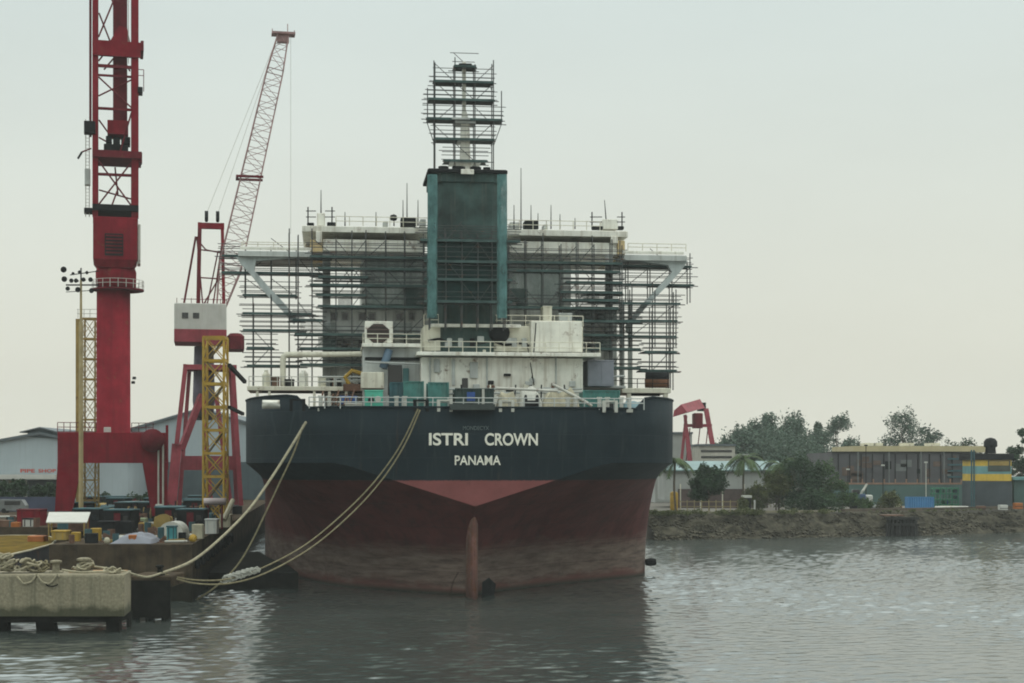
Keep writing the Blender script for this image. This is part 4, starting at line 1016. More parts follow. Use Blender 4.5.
# ---- sheds
M_CLAD = mat('shed_cladding', (.33,.38,.40), .6, .12, .1, streak=.35, dirt=(.22,.24,.24))
M_CLADD = mat('shed_dark_cladding', (.06,.085,.095), .7, .3, .15, streak=.4, dirt=(.03,.04,.04))
M_ROOF = mat('shed_roof', (.10,.12,.13), .7, .25, .2)
D5 = 325.
c = W(40,505,D5); c.z = QZ
S1 = thing('pipe_shed', 'pale blue-grey gabled workshop shed with red lettering over its doorway', 'shed', c)
def w5(px, py): p = W(px,py,D5); return (p.x, max(p.z, QZ))
def wp(name, m, poly, y0, y1, parent): r = MB(); r.prism([w5(x,y) for x, y in poly], y0, y1); return r.build(name, m, parent)
wp('wall', M_CLAD, [(-60,520),(-60,452),(40,434.5),(128,452),(128,520)], 325, 385, S1)
wp('roof', M_ROOF, [(-66,453.2),(-66,451),(40,432),(134,451),(134,453.2),(40,434.6)], 324.2, 386, S1)
wp('ridge_vent', M_CLADD, [(28,437),(28,431.6),(41,428.4),(62,433),(62,439)], 324.8, 385, S1)
wp('ridge_vent_roof', M_ROOF, [(21,432.8),(21,431.8),(41,427),(68,434),(68,435.2),(41,428.3)], 324, 386, S1)
wp('canopy', M_CABW, [(-60,479),(-60,474.5),(62,474.5),(62,479)], 320, 324.9, S1)
wp('doorway', M_CLADD, [(28,520),(28,480),(62,480),(62,520)], 324.6, 324.97, S1)
wp('side_door', mat('beige_shutter', (.36,.34,.27), .7), [(9,520),(9,480),(27,480),(27,520)], 324.7, 324.98, S1)
M_SIGN = mat('sign_red', (.45,.07,.05), .7, .2, 2)
lettering('PIPE', w5(20.5,0)[0], w5(35,0)[0], w5(0,472.6)[1], w5(0,469)[1], 324.93, M_SIGN, S1, .02, 'sign_lettering')
lettering('SHOP', w5(38.5,0)[0], w5(56,0)[0], w5(0,472.6)[1], w5(0,469)[1], 324.93, M_SIGN, S1, .02, 'sign_lettering')
D6 = 345.
c = W(190,500,D6); c.z = QZ
S2 = thing('assembly_shed', 'large light grey shed with a long sloping roof behind the two cranes', 'shed', c)
def w6(px, py): p = W(px,py,D6); return (p.x, max(p.z, QZ))
def wq(name, m, poly, y0, y1, parent): r = MB(); r.prism([w6(x,y) for x, y in poly], y0, y1); return r.build(name, m, parent)
wq('wall', M_CLAD, [(92,520),(92,440),(200,410),(308,440),(308,520)], 345, 400, S2)
wq('roof', M_ROOF, [(85,443.5),(85,441.5),(200,408),(312,440),(312,442),(200,410.2)], 344, 401, S2)
wq('lower_wall', M_CLADD, [(167,520),(167,462),(300,462),(300,520)], 344.4, 344.97, S2)
wq('gutter', M_CLADD, [(100,479.5),(100,478),(115,478),(115,479.5)], 342, 344.97, S2)
for px in (128, 145): wq('downpipe', M_GREYW, [(px,515),(px,445),(px+.8,445),(px+.8,515)], 344.7, 344.96, S2)
wq('side_lean_to', M_CLADD, [(99,500),(99,478.5),(112,478.5),(112,500)], 342.5, 344.3, S2)
# ======================================================= pier, dolphin, barge, clutter on the quay
M_ROPE = mat('mooring_rope', (.30,.27,.185), .9, .35, 3)
M_ROPED = mat('mooring_rope_dark', (.19,.165,.095), .9, .35, 3)
M_PILE = mat('black_pile', (.016,.016,.014), .95, .4, 1, spec=.03)
PD = 121.
a, b = W(-60,575,PD), W(124,617,PD); PZ = a.z
PIER = thing('concrete_pier', 'short weathered concrete pier on black piles with rope heaps on top', 'pier', ((a.x+b.x)/2,123,0))
r = MB(); bx = WX(131,126); poly = [(a.x,PD),(b.x-.15,PD),(b.x,PD+.12),(bx,126),(bx-.3,126.4),(a.x,126.4)]
r.loft([[(x,y,b.z+.05) for x,y in poly],[(x,y,PZ-.12) for x,y in poly],[(x*.9995,y+.06,PZ) for x,y in poly]]); r.build('slab', M_CONC, PIER)
r = MB(); r.box((a.x+.2,PD+.35,b.z-.45),(b.x-.5,125.8,b.z+.045)); r.build('soffit', M_PILE, PIER)
for (x0,x1,x2,x3,y) in ((-42,-32,-42,-32,122.2),(0,9,0,9,122.2),(36,54,41,63,122.5),(107,120,107,121,122),(127.5,130,127.5,130,124.9)):
    p0, p1, q0, q1 = WX(x0,y), WX(x1,y), WX(x2,y), WX(x3,y); r = MB()
    r.loft([[(q0,y-.3,-3),(q1,y-.3,-3),(q1,y+.5,-3),(q0,y+.5,-3)],[(p0,y-.3,b.z),(p1,y-.3,b.z),(p1,y+.5,b.z),(p0,y+.5,b.z)]]); r.build('pile', M_PILE, PIER)
r = MB(); r.box((WX(70,124),123.6,PZ-.003),(WX(122,124),125.9,PZ+.07)); r.build('timber_edge', mat('orange_timber', (.32,.19,.09), .85, .4, 1), PIER)
def heap(px, py, D, w, h, n, rad, name, m, label, cat='rope', base=None):
    c = W(px, py, D); r = MB()
    for k in range(n):
        pts = []; ph = rnd.uniform(0,6.28); cx, cy = rnd.uniform(-.35,.35)*w, rnd.uniform(-.4,.4); zz = h*(k+.3)/n; ra = w*.5*rnd.uniform(.55,.95)*(1-.35*k/n)
        for i in range(23):
            t = ph+i*6.28/19
            pts.append((c.x+cx+math.cos(t)*ra*(1+.15*math.sin(3*t+k)), c.y+cy+math.sin(t)*min(ra,.9), c.z+rad+zz+.13*math.sin(2*t+k)+rnd.uniform(-.03,.03)))
        r.path(pts, rad, 5)
    return solo(r, name, m, label, cat, c)
heap(6,571,123.2,1.6,1.25,16,.09,'rope_heap',M_ROPE,'tallest heap of mooring rope at the picture edge on the concrete pier')
heap(29,571,123.4,1.5,.85,11,.085,'rope_heap',M_ROPE,'broad pale rope heap on the pier next to the tallest one')
heap(40,572,124,1.0,.75,7,.08,'rope_heap',M_ROPED,'brownish rope heap on the pier just before the square bollards')
heap(111,573,122.6,1.3,.3,5,.08,'rope_heap',M_ROPE,'low flat rope coil near the end of the concrete pier')
def bollard(px, D, z, label, m=M_PALE, w=.5, h=.9):
    x = WX(px,D); t = thing('bollard', label, 'bollard', (x,D,z))
    r = MB(); r.bbox((x-w,D-.35,z),(x+w,D+.35,z+.12),.03); r.build('base_plate', m, t)
    r = MB(); r.lathe((x,D,z+.12), [(w*.62,0),(w*.55,h*.5),(w*.6,h*.7),(w*.95,h*.78),(w*.95,h*.92),(w*.5,h)], 12); r.build('post', m, t)
    return t
bollard(56,123.5,PZ,'pale bollard on the concrete pier between the rope heaps and its roped twin',M_CONC,.5,.9)
bollard(84,124,PZ+.07,'bollard wound with pale rope on the concrete pier',M_CONC,.62,1.0)
heap(84,569.5,124,1.5,.55,6,.08,'rope_turns',M_ROPE,'turns of pale rope wound round the farther bollard of the pier')
r = MB(); pts = []
for i in range(60):
    t = i/59; px = 17+42*t; sag = 1.05*abs(math.sin(t*PI*2.0+.2))**.8
    pts.append((WX(px,120.93), 120.93-.02*math.sin(9*t), PZ+.12-sag*.75+.03*math.sin(30*t)))
r.path(pts, .085, 6); solo(r, 'rope_loop', M_ROPE, 'pale rope hanging in two loops over the front edge of the pier', 'rope', W(38,575,120.9))
r = MB(); r.path(spline([W(62,571,122)+Vector((0,0,.1)), W(80,573.5,121.6)+Vector((0,0,.1)), W(98,573,121.8)+Vector((0,0,.1)), W(115,573,122.3)+Vector((0,0,.1)), W(122,572.4,122.8)+Vector((0,0,.1))],30), .08, 6)
solo(r, 'rope_length', M_ROPE, 'pale rope lying straight along the front edge of the pier', 'rope', W(90,573,122))
r = MB(); c = W(52,584,120.9); r.path([c+Vector((.45*math.cos(t)*1.0,-.05,.18*math.sin(t))) for t in [PI+i*PI/10 for i in range(11)]], .05, 6); solo(r, 'lifting_eye', M_PILE, 'dark iron eye on the front face of the pier', 'iron eye', c)

# dolphin with the bollard that takes the lines
DD = 130.; x0, x1 = WX(130,DD), WX(172,DD); DZ = WZ(576,DD)
DOL = thing('mooring_dolphin', 'low dark mooring platform with an iron bollard just past the end of the pier', 'mooring platform', ((x0+x1)/2,132,0))
r = MB(); r.bbox((x0,DD,DZ-.9),(x1,DD+5,DZ),.08); r.build('slab', M_QUAY, DOL)
for px in (135,150,166): x = WX(px,132); r = MB(); r.tube((x,132,-3),(x,132,DZ-.9),.4,None,10); r.build('pile', M_PILE, DOL)
r = MB(); r.box((x0+.1,DD-.25,.3),(x1-.1,DD-.02,DZ-.35)); r.build('fender_board', M_PILE, DOL)
bollard(160,130.9,DZ,'black iron bollard on the dark mooring platform taking the tanker lines',M_PILE,.4,.75)
# ---- mooring lines
def line(name, pts, rad, m, label, n=50):
    r = MB(); r.path(spline([W(*p) for p in pts], n), rad, 7); return solo(r, name, m, label, 'mooring line', W(*pts[-1]), None, False, True)
B0 = (161,573.5,130.8)
line('mooring_line', [(306,422,149.8),(291,447,148),(272,477,146),(250,508,143),(222,537,139),(192,561,134.5),B0], .13, M_ROPE, 'thickest pale mooring line from the port quarter down to the iron bollard')
line('mooring_line', [(303,425,149.9),(294,452,149.2),(280,482,149),(266,512,149),(251,543,149),(236,567,149),(214,588,149),(196,600,150)], .085, M_ROPED, 'thin brownish line from the port quarter dropping steeply into the water')
line('mooring_line', [(418,409,149.2),(400,446,148.5),(375,481,147.5),(344,513,146),(305,545,143.5),(262,568,140),(228,579,137),(194,580,133.5),B0], .075, M_ROPED, 'upper of the two lines sagging from the middle of the stern rail')
line('mooring_line', [(420,410,149.2),(404,446,148.3),(381,481,147.2),(351,514,145.5),(312,547,143),(268,572,139.5),(232,583,136.5),(196,583.5,133),(162,574.5,131)], .075, M_ROPED, 'lower of the two lines sagging from the middle of the stern rail')
line('mooring_line', [(161,573.2,130.7),(148,577,128.5),(138,575.5,126.5),(122,571,124.3),(90,566,124.2)], .1, M_ROPE, 'slack pale rope from the iron bollard over to the pier')
r = MB()
for k in range(26):
    t = k/25; c = W(226+29*t, 579-9*t, 137.2+1.6*t); pts = []; ph = rnd.uniform(0,6)
    for i in range(12): q_ = ph+i*.75; pts.append(c+Vector((math.cos(q_)*rnd.uniform(.25,.6), math.sin(q_*1.3)*.25, math.sin(q_)*rnd.uniform(.1,.38))))
    r.path(pts, .045, 4)
solo(r, 'tangled_rope', M_PALE, 'grey tangle of frayed rope riding on the two sagging lines', 'rope', W(240,575,138))

# ---- yellow barge alongside
BG = thing('barge', 'barge with worn yellow deck and dark hull lying behind the pier', 'barge', (-58,162,0))
hp = [(-69,136),(-47.2,136),(-46.9,142),(-47.6,153),(-49,165),(-51.2,174),(-54,181.5),(-57,185),(-60,185),(-64,180),(-67.5,170),(-69,155)]
r = MB(); r.loft([[(x*.97-1.7,y*.98+3,-1) for x,y in hp],[(x,y,4.6) for x,y in hp]]); r.build('hull', mat('barge_hull', (.035,.04,.045), .6, .4, .4, rust=.3), BG)
r = MB(); r.prismz([(x*.99-.58,y*.99+1.6) for x,y in hp],4.603,4.75); r.build('deck', mat('barge_yellow', (.115,.076,.009), .95, .6, .5, rust=.25, spec=.05), BG)
r = MB(); r.path([Vector((x,y,4.68)) for x,y in hp+hp[:1]], .1, 6); r.build('rubbing_rail', M_TARP, BG)
for (x,y,s) in ((-52,170,.9),(-56,160,1.1)): r = MB(); r.bbox((x-s,y-s,4.75),(x+s,y+s,4.75+s*.7),.1); r.build('hatch', M_YEL if s > 1 else M_ORANGE, BG)

# ---- things on the quay
def qbox(px, py, D, w, h, dep, m, name, label, cat, group=None, top=None, bev=.06):
    c = W(px,py,D); c.z = QZ
    t = thing(name, label, cat, c, group); r = MB(); r.bbox((c.x-w/2,D-dep/2,QZ),(c.x+w/2,D+dep/2,QZ+h),bev); r.build('body', m, t)
    if top is not None:
        r = MB(); r.bbox((c.x-w/2-.06,D-dep/2-.06,QZ+h+.002),(c.x+w/2+.06,D+dep/2+.06,QZ+h+.16),.04); r.build('lid', top, t)
    for s in (-1,1):
        r = MB(); r.box((c.x+s*w*.28-.06,D-dep/2-.05,QZ+.05),(c.x+s*w*.28+.06,D-dep/2-.003,QZ+h-.05)); r.build('strap', m if top is None else top, t)
    return t
# white roof shelter
c = W(68,530,170); c.z = QZ
SH = thing('shelter', 'open shelter with white sheet roof in front of the tall crane leg', 'shelter', c)
r = MB(); A, B = W(46,522,167), W(87,522,167); C_, E = W(49,512,174), W(90.5,512,174)
r.add([A,B,E,C_,A+Vector((0,0,-.12)),B+Vector((0,0,-.12)),E+Vector((0,0,-.12)),C_+Vector((0,0,-.12))],[(0,1,2,3),(7,6,5,4),(0,4,5,1),(1,5,6,2),(2,6,7,3),(3,7,4,0)]); r.build('roof', M_CABW, SH)
for p in (A,B,C_,E):
    r = MB(); x = p.x+(.3 if p in (A,C_) else -.3); r.tube((x,p.y,QZ),(x,p.y,p.z-.1),.09); r.build('post', M_OLIVE, SH)
qbox(32,0,196,2.9,1.9,3,M_RED,'skip','dark red steel skip on the quay beyond the yellow barge','skip',None,M_REDD)
qbox(29,0,192,1.3,.9,1,M_CABW,'generator','small white and black generator in front of the dark red skip','generator',None,M_DARK)
qbox(96,0,156,.95,1.25,.9,M_YEL,'tool_cabinet','yellow cabinet on the quay beside the foot of the floodlight mast','cabinet')
qbox(61,0,158,1.5,.8,1.6,M_OLIVE,'deck_machine','wide low olive yellow machine base on the quay under the white shelter','machine',None,M_YEL)
qbox(76,0,155,.8,.9,.9,M_YEL,'welding_set','small yellow welding set on the quay left of the floodlight mast','welder')
qbox(133,0,150,.75,.85,.7,M_ORANGE,'tool_box','bright orange tool box at the front edge of the quay','box')
qbox(161,0,156,.55,1.35,.6,M_TEALD,'gas_rack','dark teal gas bottle rack, the narrower of the teal pair','rack')
qbox(172,0,156,.9,1.35,.9,mat('cyan_paint', (.05,.25,.27), .6, .3, 1),'gas_rack','bright teal gas bottle rack beside the pale half-round tank','rack',None,M_TEALD)
qbox(198,0,160,1.1,1.5,1,M_TARP,'crate','tall beige crate near the quay corner under the thick mooring line','crate')
qbox(108,0,162,1.9,1.6,2,M_DARK,'compressor','large black compressor on the quay right of the yellow cabinet','compressor',None,M_DARK)
qbox(126,0,172,1.6,1.4,1.6,M_DARK,'engine_crate','black engine crate on the quay in front of the portal opening','crate')
qbox(145,0,178,1.3,1.0,1.2,M_YEL,'pump','orange-yellow pump unit on the quay inside the right crane leg','pump')
qbox(140,0,188,1.6,1.2,1.5,mat('pale_green', (.28,.33,.2), .7, .3, 1),'switch_cabinet','pale green cabinet on the quay just left of the right crane leg','cabinet')
qbox(186,0,182,2.2,1.4,2,M_GREYW,'container_bin','grey bin on the quay between the crane leg and the broad yellow tower','bin')
qbox(212,0,172,1.3,1.5,1.3,M_CABW,'electric_cabinet','white electric cabinet at the foot of the broad yellow tower','cabinet',None,M_GREYW)
qbox(226,0,190,1.4,1.6,1.4,M_TARP,'crate','beige crate at the quay edge beside the broad yellow tower','crate')
qbox(179,0,196,.9,1.6,.9,M_YEL,'drum_rack','small yellow rack on the quay below the white cab crane','rack')
qbox(192,0,200,1.2,2.0,1.2,M_CABW,'electric_cabinet','white electric cabinet on the quay below the white cab crane','cabinet')
qbox(5,0,192,1.6,.8,1.4,M_RUSTY,'scrap_bin','rusty scrap bin at the picture edge beyond the yellow barge','bin')
qbox(16,0,191,1.0,.6,1,M_ORANGE,'tool_box','orange tool box on the quay beyond the yellow barge','box')
qbox(152,0,153,1.0,.5,1.2,M_RUSTY,'plate_stack','rusty low plate stack between the orange tool box and the teal racks','plates')
# half-round tank
r = MB(); c = W(173,0,161); c.z = QZ; n = 14
r.prism([(c.x+1.25*math.cos(PI*i/n), QZ+.6+1.15*math.sin(PI*i/n)) for i in range(n+1)]+[(c.x-1.25,QZ),(c.x+1.25,QZ)], 160, 163); solo(r, 'half_round_tank', M_PALE, 'pale half-round tank end behind the two teal gas racks', 'tank', c)
# grey tarpaulin mound
r = MB(); A, B = WX(114,151), WX(156,151); nx, ny = 18, 8; vs = []
for j in range(ny+1):
    for i in range(nx+1):
        x, y = i/nx, j/ny; e = max(0, 4*x*(1-x))**.6*max(0, 4*y*(1-y))**.6
        vs.append((A+(B-A)*x, 149.3+4.5*y, QZ+.02+1.25*e*(.55+.5*x+.35*mnoise.noise(Vector((x*4,y*3,2))))))
r.add(vs, [(j*(nx+1)+i,j*(nx+1)+i+1,(j+1)*(nx+1)+i+1,(j+1)*(nx+1)+i) for j in range(ny) for i in range(nx)])
o = solo(r, 'tarpaulin_mound', M_TARPG, 'grey tarpaulin mound along the front edge of the quay', 'tarpaulin', (WX(135,151),151,QZ)); sm = o.modifiers.new('thickness','SOLIDIFY'); sm.thickness = .06
r = MB(); c = W(193,0,152); c.z = QZ+.42; r.lathe(c-Vector((0,0,.42)), [(.02,0),(.3,.12),(.42,.42),(.3,.72),(.02,.84)], 12); solo(r, 'buoy', M_YEL, 'small yellow buoy on the dark quay edge below the thick line', 'buoy', c, None, False, True)
r = MB(); c = W(107,0,148.9); c.z = QZ; r.lathe(c, [(.02,0),(.25,.1),(.32,.35),(.2,.6),(.02,.66)], 12); solo(r, 'buoy', M_TARP, 'pale buoy on the front edge of the brown quay', 'buoy', c, None, False, True)
# dinghy on a stand
c = W(215,0,184); c.z = QZ; t = thing('dinghy', 'pinkish white dinghy resting on a stand before the broad yellow tower', 'boat', c)
r = MB(); zb = WZ(505,184)
def dr(s): x = WX(204,184)+(WX(226,184)-WX(204,184))*s; w = max(.1, math.sin(PI*min(max(s,.03),.97))**.5)*.9; return [(x,184-w,zb+.8),(x,184-w*.8,zb+.25),(x,184,zb),(x,184+w*.8,zb+.25),(x,184+w,zb+.8)]
r.loft([dr(i/8) for i in range(9)]); r.build('boat_hull', mat('pinkish_white', (.5,.42,.42), .6, .2, .6), t, True)
for px in (208,222): r = MB(); r.tube((WX(px,184),184,QZ),(WX(px,184),184,zb+.3),.12); r.build('stand', M_REDD, t)
r = MB(); r.tube(W(224,520,186)*1, W(233,500,188), .35, .3, 8); solo(r, 'rolled_tarp', M_TARP, 'beige rolled tarpaulin leaning by the gangway at the quay edge', 'tarpaulin', W(226,520,186))
# timber and plate litter along the front: many small things one can still count
GRP = 'small scrap pieces scattered on the quay'
base_sc = []
for nm, cat, m in (('scrap_plate','scrap',M_RUSTY),('timber_baulk','timber',M_OLIVE),('oil_drum','drum',M_TEALD),('oil_drum','drum',M_RUSTY),('crate','crate',M_DARK),('pipe_length','pipe',M_PALE)):
    r = MB()
    if nm == 'oil_drum': r.lathe((0,0,0), [(.29,0),(.3,.02),(.3,.29),(.315,.3),(.3,.31),(.3,.58),(.315,.59),(.3,.6),(.3,.87),(.27,.88),(.27,.86)], 14)
    elif nm == 'pipe_length': r.tube((-1.3,0,.14),(1.3,0,.14),.14,None,10)
    elif nm == 'timber_baulk': r.bbox((-1.1,-.14,0),(1.1,.14,.26),.03)
    elif nm == 'scrap_plate': r.bbox((-.6,-.5,0),(.6,.5,.1),.02); r.bar((-.5,-.3,.1),(.4,.35,.65),.06,.4)
    else: r.bbox((-.45,-.4,0),(.45,.4,.75),.03); r.box((-.48,-.43,.3),(.48,-.403,.4)); r.box((-.48,-.43,.6),(.48,-.403,.7))
    base_sc.append((r, nm, m, cat))
lab = {'scrap_plate':'rusty bent plate scrap lying on the quay among the gear','timber_baulk':'olive timber baulk lying on the quay among the gear','crate':'small black crate standing on the quay among the gear','pipe_length':'pale pipe length lying on the quay among the gear'}
protos = []
used_xy = []
for i in range(330):
    k = i % 6; r, nm, m, cat = base_sc[k]
    D = 150+ (rnd.random()**1.3)*75; px = rnd.uniform(62 if D < 190 else 2, 228-(D-150)*.25)
    x = WX(px,D)
    if x > quay_x(D)-1.2 or x > -31.5 and D < 152 or (D < 190 and x < -43): continue
    if any(abs(x-X) < 1.2 and abs(D-Y) < 1.4 for X, Y in used_xy): continue
    used_xy.append((x, D))
    if len(protos) <= k or protos[k] is None:
        while len(protos) <= k: protos.append(None)
        o = solo(r, nm, m, '', cat, (0,0,0), GRP); protos[k] = o
    else:
        o = protos[k].copy(); COL.objects.link(o)
    o.location = (x, D, QZ+.004); o.rotation_euler.z = rnd.uniform(0,3.1) if k != 2 else 0; s = rnd.uniform(.8,1.35); o.scale = (s,s,s)
    if nm == 'oil_drum': o['label'] = ('teal' if m is M_TEALD else 'rusty brown')+' oil drum standing on the quay among the gear'
    else: o['label'] = lab[nm]
    o['group'] = lab[nm].split(' on')[0].split(' lying')[0].split(' standing')[0]+'s on the quay' if nm != 'oil_drum' else ('teal' if m is M_TEALD else 'rusty')+' oil drums on the quay'

# deeper in the yard: bigger pieces standing close together behind the cranes' feet
def yard_proto(nm, cat, parts):
    t = thing(nm, '', cat, (0,0,0))
    for pn, r, m in parts: r.build(pn, m, t)
    return t
def bx_(*a): return MB().bbox(*a)
reel = MB(); 
for x in (-.55,.45): reel.v += []; 
r1 = MB(); r1.lathe((0,0,0), [(1.0,0),(1.0,.1),(.45,.12),(.45,.9),(1.0,.92),(1.0,1.02)], 18); r1.v = [Vector((v.z-.5, v.x, v.y+1.0)) for v in r1.v]
r2 = MB(); r2.lathe((0,0,0), [(.46,.13),(.85,.14),(.85,.88),(.46,.89)], 18); r2.v = [Vector((v.z-.5, v.x, v.y+1.0)) for v in r2.v]
rack = MB(); 
for x in (-1.4,0,1.4): rack.bar((x,-.5,0),(x,-.5,2.0),.14); rack.bar((x,.5,0),(x,.5,2.0),.14); rack.bar((x,-.5,.8),(x,.5,.8),.12); rack.bar((x,-.5,1.5),(x,.5,1.5),.12)
rp_ = MB()
for z in (.95,1.65):
    for k in range(5): rp_.tube((-1.9,-.38+.19*k,z),(1.9,-.38+.19*k,z),.085,None,7)
YP = [yard_proto('cable_reel','reel',[('flange',r1,M_OLIVE),('cable',r2,M_DARK)]),
      yard_proto('pipe_rack','rack',[('frame',rack,M_REDD),('pipe_layer',rp_,M_RUSTY)]),
      yard_proto('machine_block','machine',[('housing',bx_((-1,-.8,.2),(1,.8,1.7),.12),M_TEALD),('skid',bx_((-1.2,-.9,0),(1.2,.9,.19),.03),M_DARK),('exhaust',MB().tube((.6,0,1.7),(.6,0,2.5),.1),M_DARK)]),
      yard_proto('machine_block','machine',[('housing',bx_((-.9,-.8,.2),(.9,.8,1.5),.15),M_OLIVE),('skid',bx_((-1.1,-.9,0),(1.1,.9,.19),.03),M_DARK),('control_panel',bx_((-.5,-.86,.7),(.2,-.81,1.3),.02),M_PALE)]),
      yard_proto('steel_bin','bin',[('shell',bx_((-1.3,-.8,.1),(1.3,.8,1.3),.05),M_RUSTY),('load',bx_((-1.1,-.65,1.3),(.9,.65,1.75),.25),M_DARK)]),
      yard_proto('site_cabin','cabin',[('wall',bx_((-1.6,-1.2,.1),(1.6,1.2,2.4),.04),M_DARK),('roof',bx_((-1.7,-1.3,2.402),(1.7,1.3,2.55),.04),M_TEALD),('door',bx_((-.4,-1.24,.15),(.4,-1.205,2.1),.01),M_REDD),('window',bx_((.7,-1.24,1.1),(1.3,-1.205,1.8),.01),M_GLASS)])]
YL = ['olive wooden cable reel with black cable in the yard behind the crane feet','dark red rack of rusty pipes in the yard behind the crane feet','dark teal machine block on a skid in the yard behind the crane feet','olive machine block with pale panel in the yard behind the crane feet','rusty open bin with dark load in the yard behind the crane feet','small black site cabin with dark teal roof in the yard behind the crane feet']
YG = ['cable reels in the yard','pipe racks in the yard','teal machine blocks in the yard','olive machine blocks in the yard','steel bins in the yard','site cabins in the yard']
used = []; cnt = [0]*6
for i in range(600):
    k = i % 6; D = rnd.uniform(176, 262); px = rnd.uniform(64, 236-(D-150)*.2); x = WX(px,D)
    if x > quay_x(D)-2.2 or any(abs(x-X) < 3.3 and abs(D-Y) < 2.6 for X, Y in used): continue
    if any(abs(px-q) < 12 and abs(D-e) < 7 for q, e in ((68,206),(160,207),(113,207),(215,205),(180,243),(232,243))): continue
    if len(used) > 105: break
    used.append((x,D)); o = YP[k] if cnt[k] == 0 else copy_tree(YP[k]); cnt[k] += 1
    o.location = (x,D,QZ+.004); o.rotation_euler.z = rnd.choice((0,.1,-.2,.4,1.57)); o['label'] = YL[k]; o['group'] = YG[k]

r = MB(); r.prismz([(quay_x(164)+.3,164),(-22.6,164),(-25.3,176),(-29.6,190),(-33.2,204),(quay_x(204)+.3,204)], -1.5, 1.7)  # black block added to hide the bright water gap beside the hull
solo(r, 'gap_filler', M_PILE, 'black filler block added to darken the water gap between the tanker and the quay side', 'gap filler', (-28,170,0))
for i in range(9):
    D = 151+i*6.5; x = quay_x(D)+.28; r = MB(); r.lathe((0,0,0), [(.32,-.14),(.6,-.16),(.68,0),(.6,.16),(.32,.14),(.32,-.14)], 16); r.v = [Vector((x+v.z, D+v.x, 3.6+v.y)) for v in r.v]
    o = solo(r, 'tyre_fender', M_DARK, 'black tyre fender hanging on the shaded quay side beside the tanker', 'fender', (x,D,3.6), 'tyre fenders on the quay side')
# ======================================================= foliage
LEAFX = 3.2
def leafmat(name, c, var=.5):
    g = G(name); n = g.noise(.35, 4, .7); n2 = g.noise(2.2, 3, .6)
    col = g.mix(g.rng(n, .3, .7), [x*(1-var) for x in c], [x*(1+var*.7) for x in c]); col = g.mix(g.rng(n2, .4, .7, 0, .45), col, (c[0]*1.7, c[1]*1.35, c[2]*.9))
    g.link(col, g.b.inputs['Base Color']); g.b.inputs['Roughness'].default_value = .7; g.b.inputs['Specular IOR Level'].default_value = .15
    MATS[name] = g.m; return g.m
M_LEAF = leafmat('leaves_green', (.05,.095,.035)); M_LEAFD = leafmat('leaves_dark', (.026,.055,.027)); M_LEAFB = leafmat('leaves_haze_tinted', (.065,.105,.08)); M_LEAFO = leafmat('leaves_olive', (.075,.09,.035)); M_PALM = leafmat('palm_green', (.045,.075,.028))  # the far trees' blue-green leaves have distance haze mixed into their colour
M_BARK = mat('bark', (.10,.08,.06), .9, .4, 1)
def leaf_cloud(mb, clumps, n, size, flat=.5):
    tot = sum(c[1]*c[2]*c[3] for c in clumps)
    for (c, rx, ry, rz) in clumps:
        for _ in range(int(n*rx*ry*rz/tot)+6):
            while True:
                v = Vector((rnd.uniform(-1,1),rnd.uniform(-1,1),rnd.uniform(-1,1)))
                if .3 < v.length < 1: break
            v *= rnd.uniform(.7,1.12) if rnd.random() < .88 else rnd.uniform(1.05,1.28)
            p = c+Vector((v.x*rx,v.y*ry,v.z*rz)); s = size*rnd.uniform(.5,1.25)
            a = Vector((rnd.gauss(0,1),rnd.gauss(0,1),rnd.gauss(0,flat))).normalized(); b = a.cross(Vector((rnd.gauss(0,1),rnd.gauss(0,1),rnd.gauss(0,1)))).normalized()
            mb.add([p-a*s*.55, p+b*s*.28, p+a*s*.6, p-b*s*.3], [(0,1,2,3)])
def tree(px, D, ytop, ybot, wpx, label, m, nm='tree', n=1500, size=.75, trunk=.28, nclump=14, spiky=0., cat='tree', group=None, zb=4.4, seed=0, crown_lo=None):
    base = W(px,ybot,D); base.z = zb; top = WZ(ytop,D); H = top-zb; R = wpx/2*D/F
    t = thing(nm, label, cat, base, group)
    lo = zb+H*(trunk if crown_lo is None else crown_lo)
    mb = MB(); cl = []; limbs = MB(); fork = base.lerp(Vector((base.x,base.y,top)), max(.12, trunk*.8))
    limbs.tube(base, fork, max(.16,H*.022), max(.1,H*.016), 8)
    for i in range(nclump):
        a = rnd.uniform(0,6.28); q = rnd.random()**.6; hz_ = rnd.random()
        z = lo+(top-lo)*(.12+.86*hz_); env = math.sqrt(max(.05,1-((hz_-.42)/.62)**2))
        if spiky: env = max(.12, 1-hz_*.9)
        s = rnd.uniform(.32,.52)*(1.2-.6*hz_ if spiky else 1)
        c = Vector((base.x+math.cos(a)*R*env*q*.85, base.y+math.sin(a)*R*env*q*.85, min(z, top-R*s*(.6 if not spiky else .9))))
        cl.append((c, R*s*1.1, R*s*1.1, R*s*(1.3 if spiky else .85)))
        if hz_ > .45:
            for _k in range(2): cl.append((c+Vector((rnd.uniform(-.6,.6)*R*s, rnd.uniform(-.5,.5)*R*s, R*s*rnd.uniform(.5,.95))), R*s*.28, R*s*.28, R*s*rnd.uniform(.4,.75)))
        if i % 2 == 0: limbs.tube(fork.lerp(Vector((base.x,base.y,top)), .15*hz_), c, max(.07,H*.009), .04, 5)
    leaf_cloud(mb, cl, int(n*LEAFX), size)
    limbs.build('trunk', M_BARK, t); mb.build('crown', m, t); return t
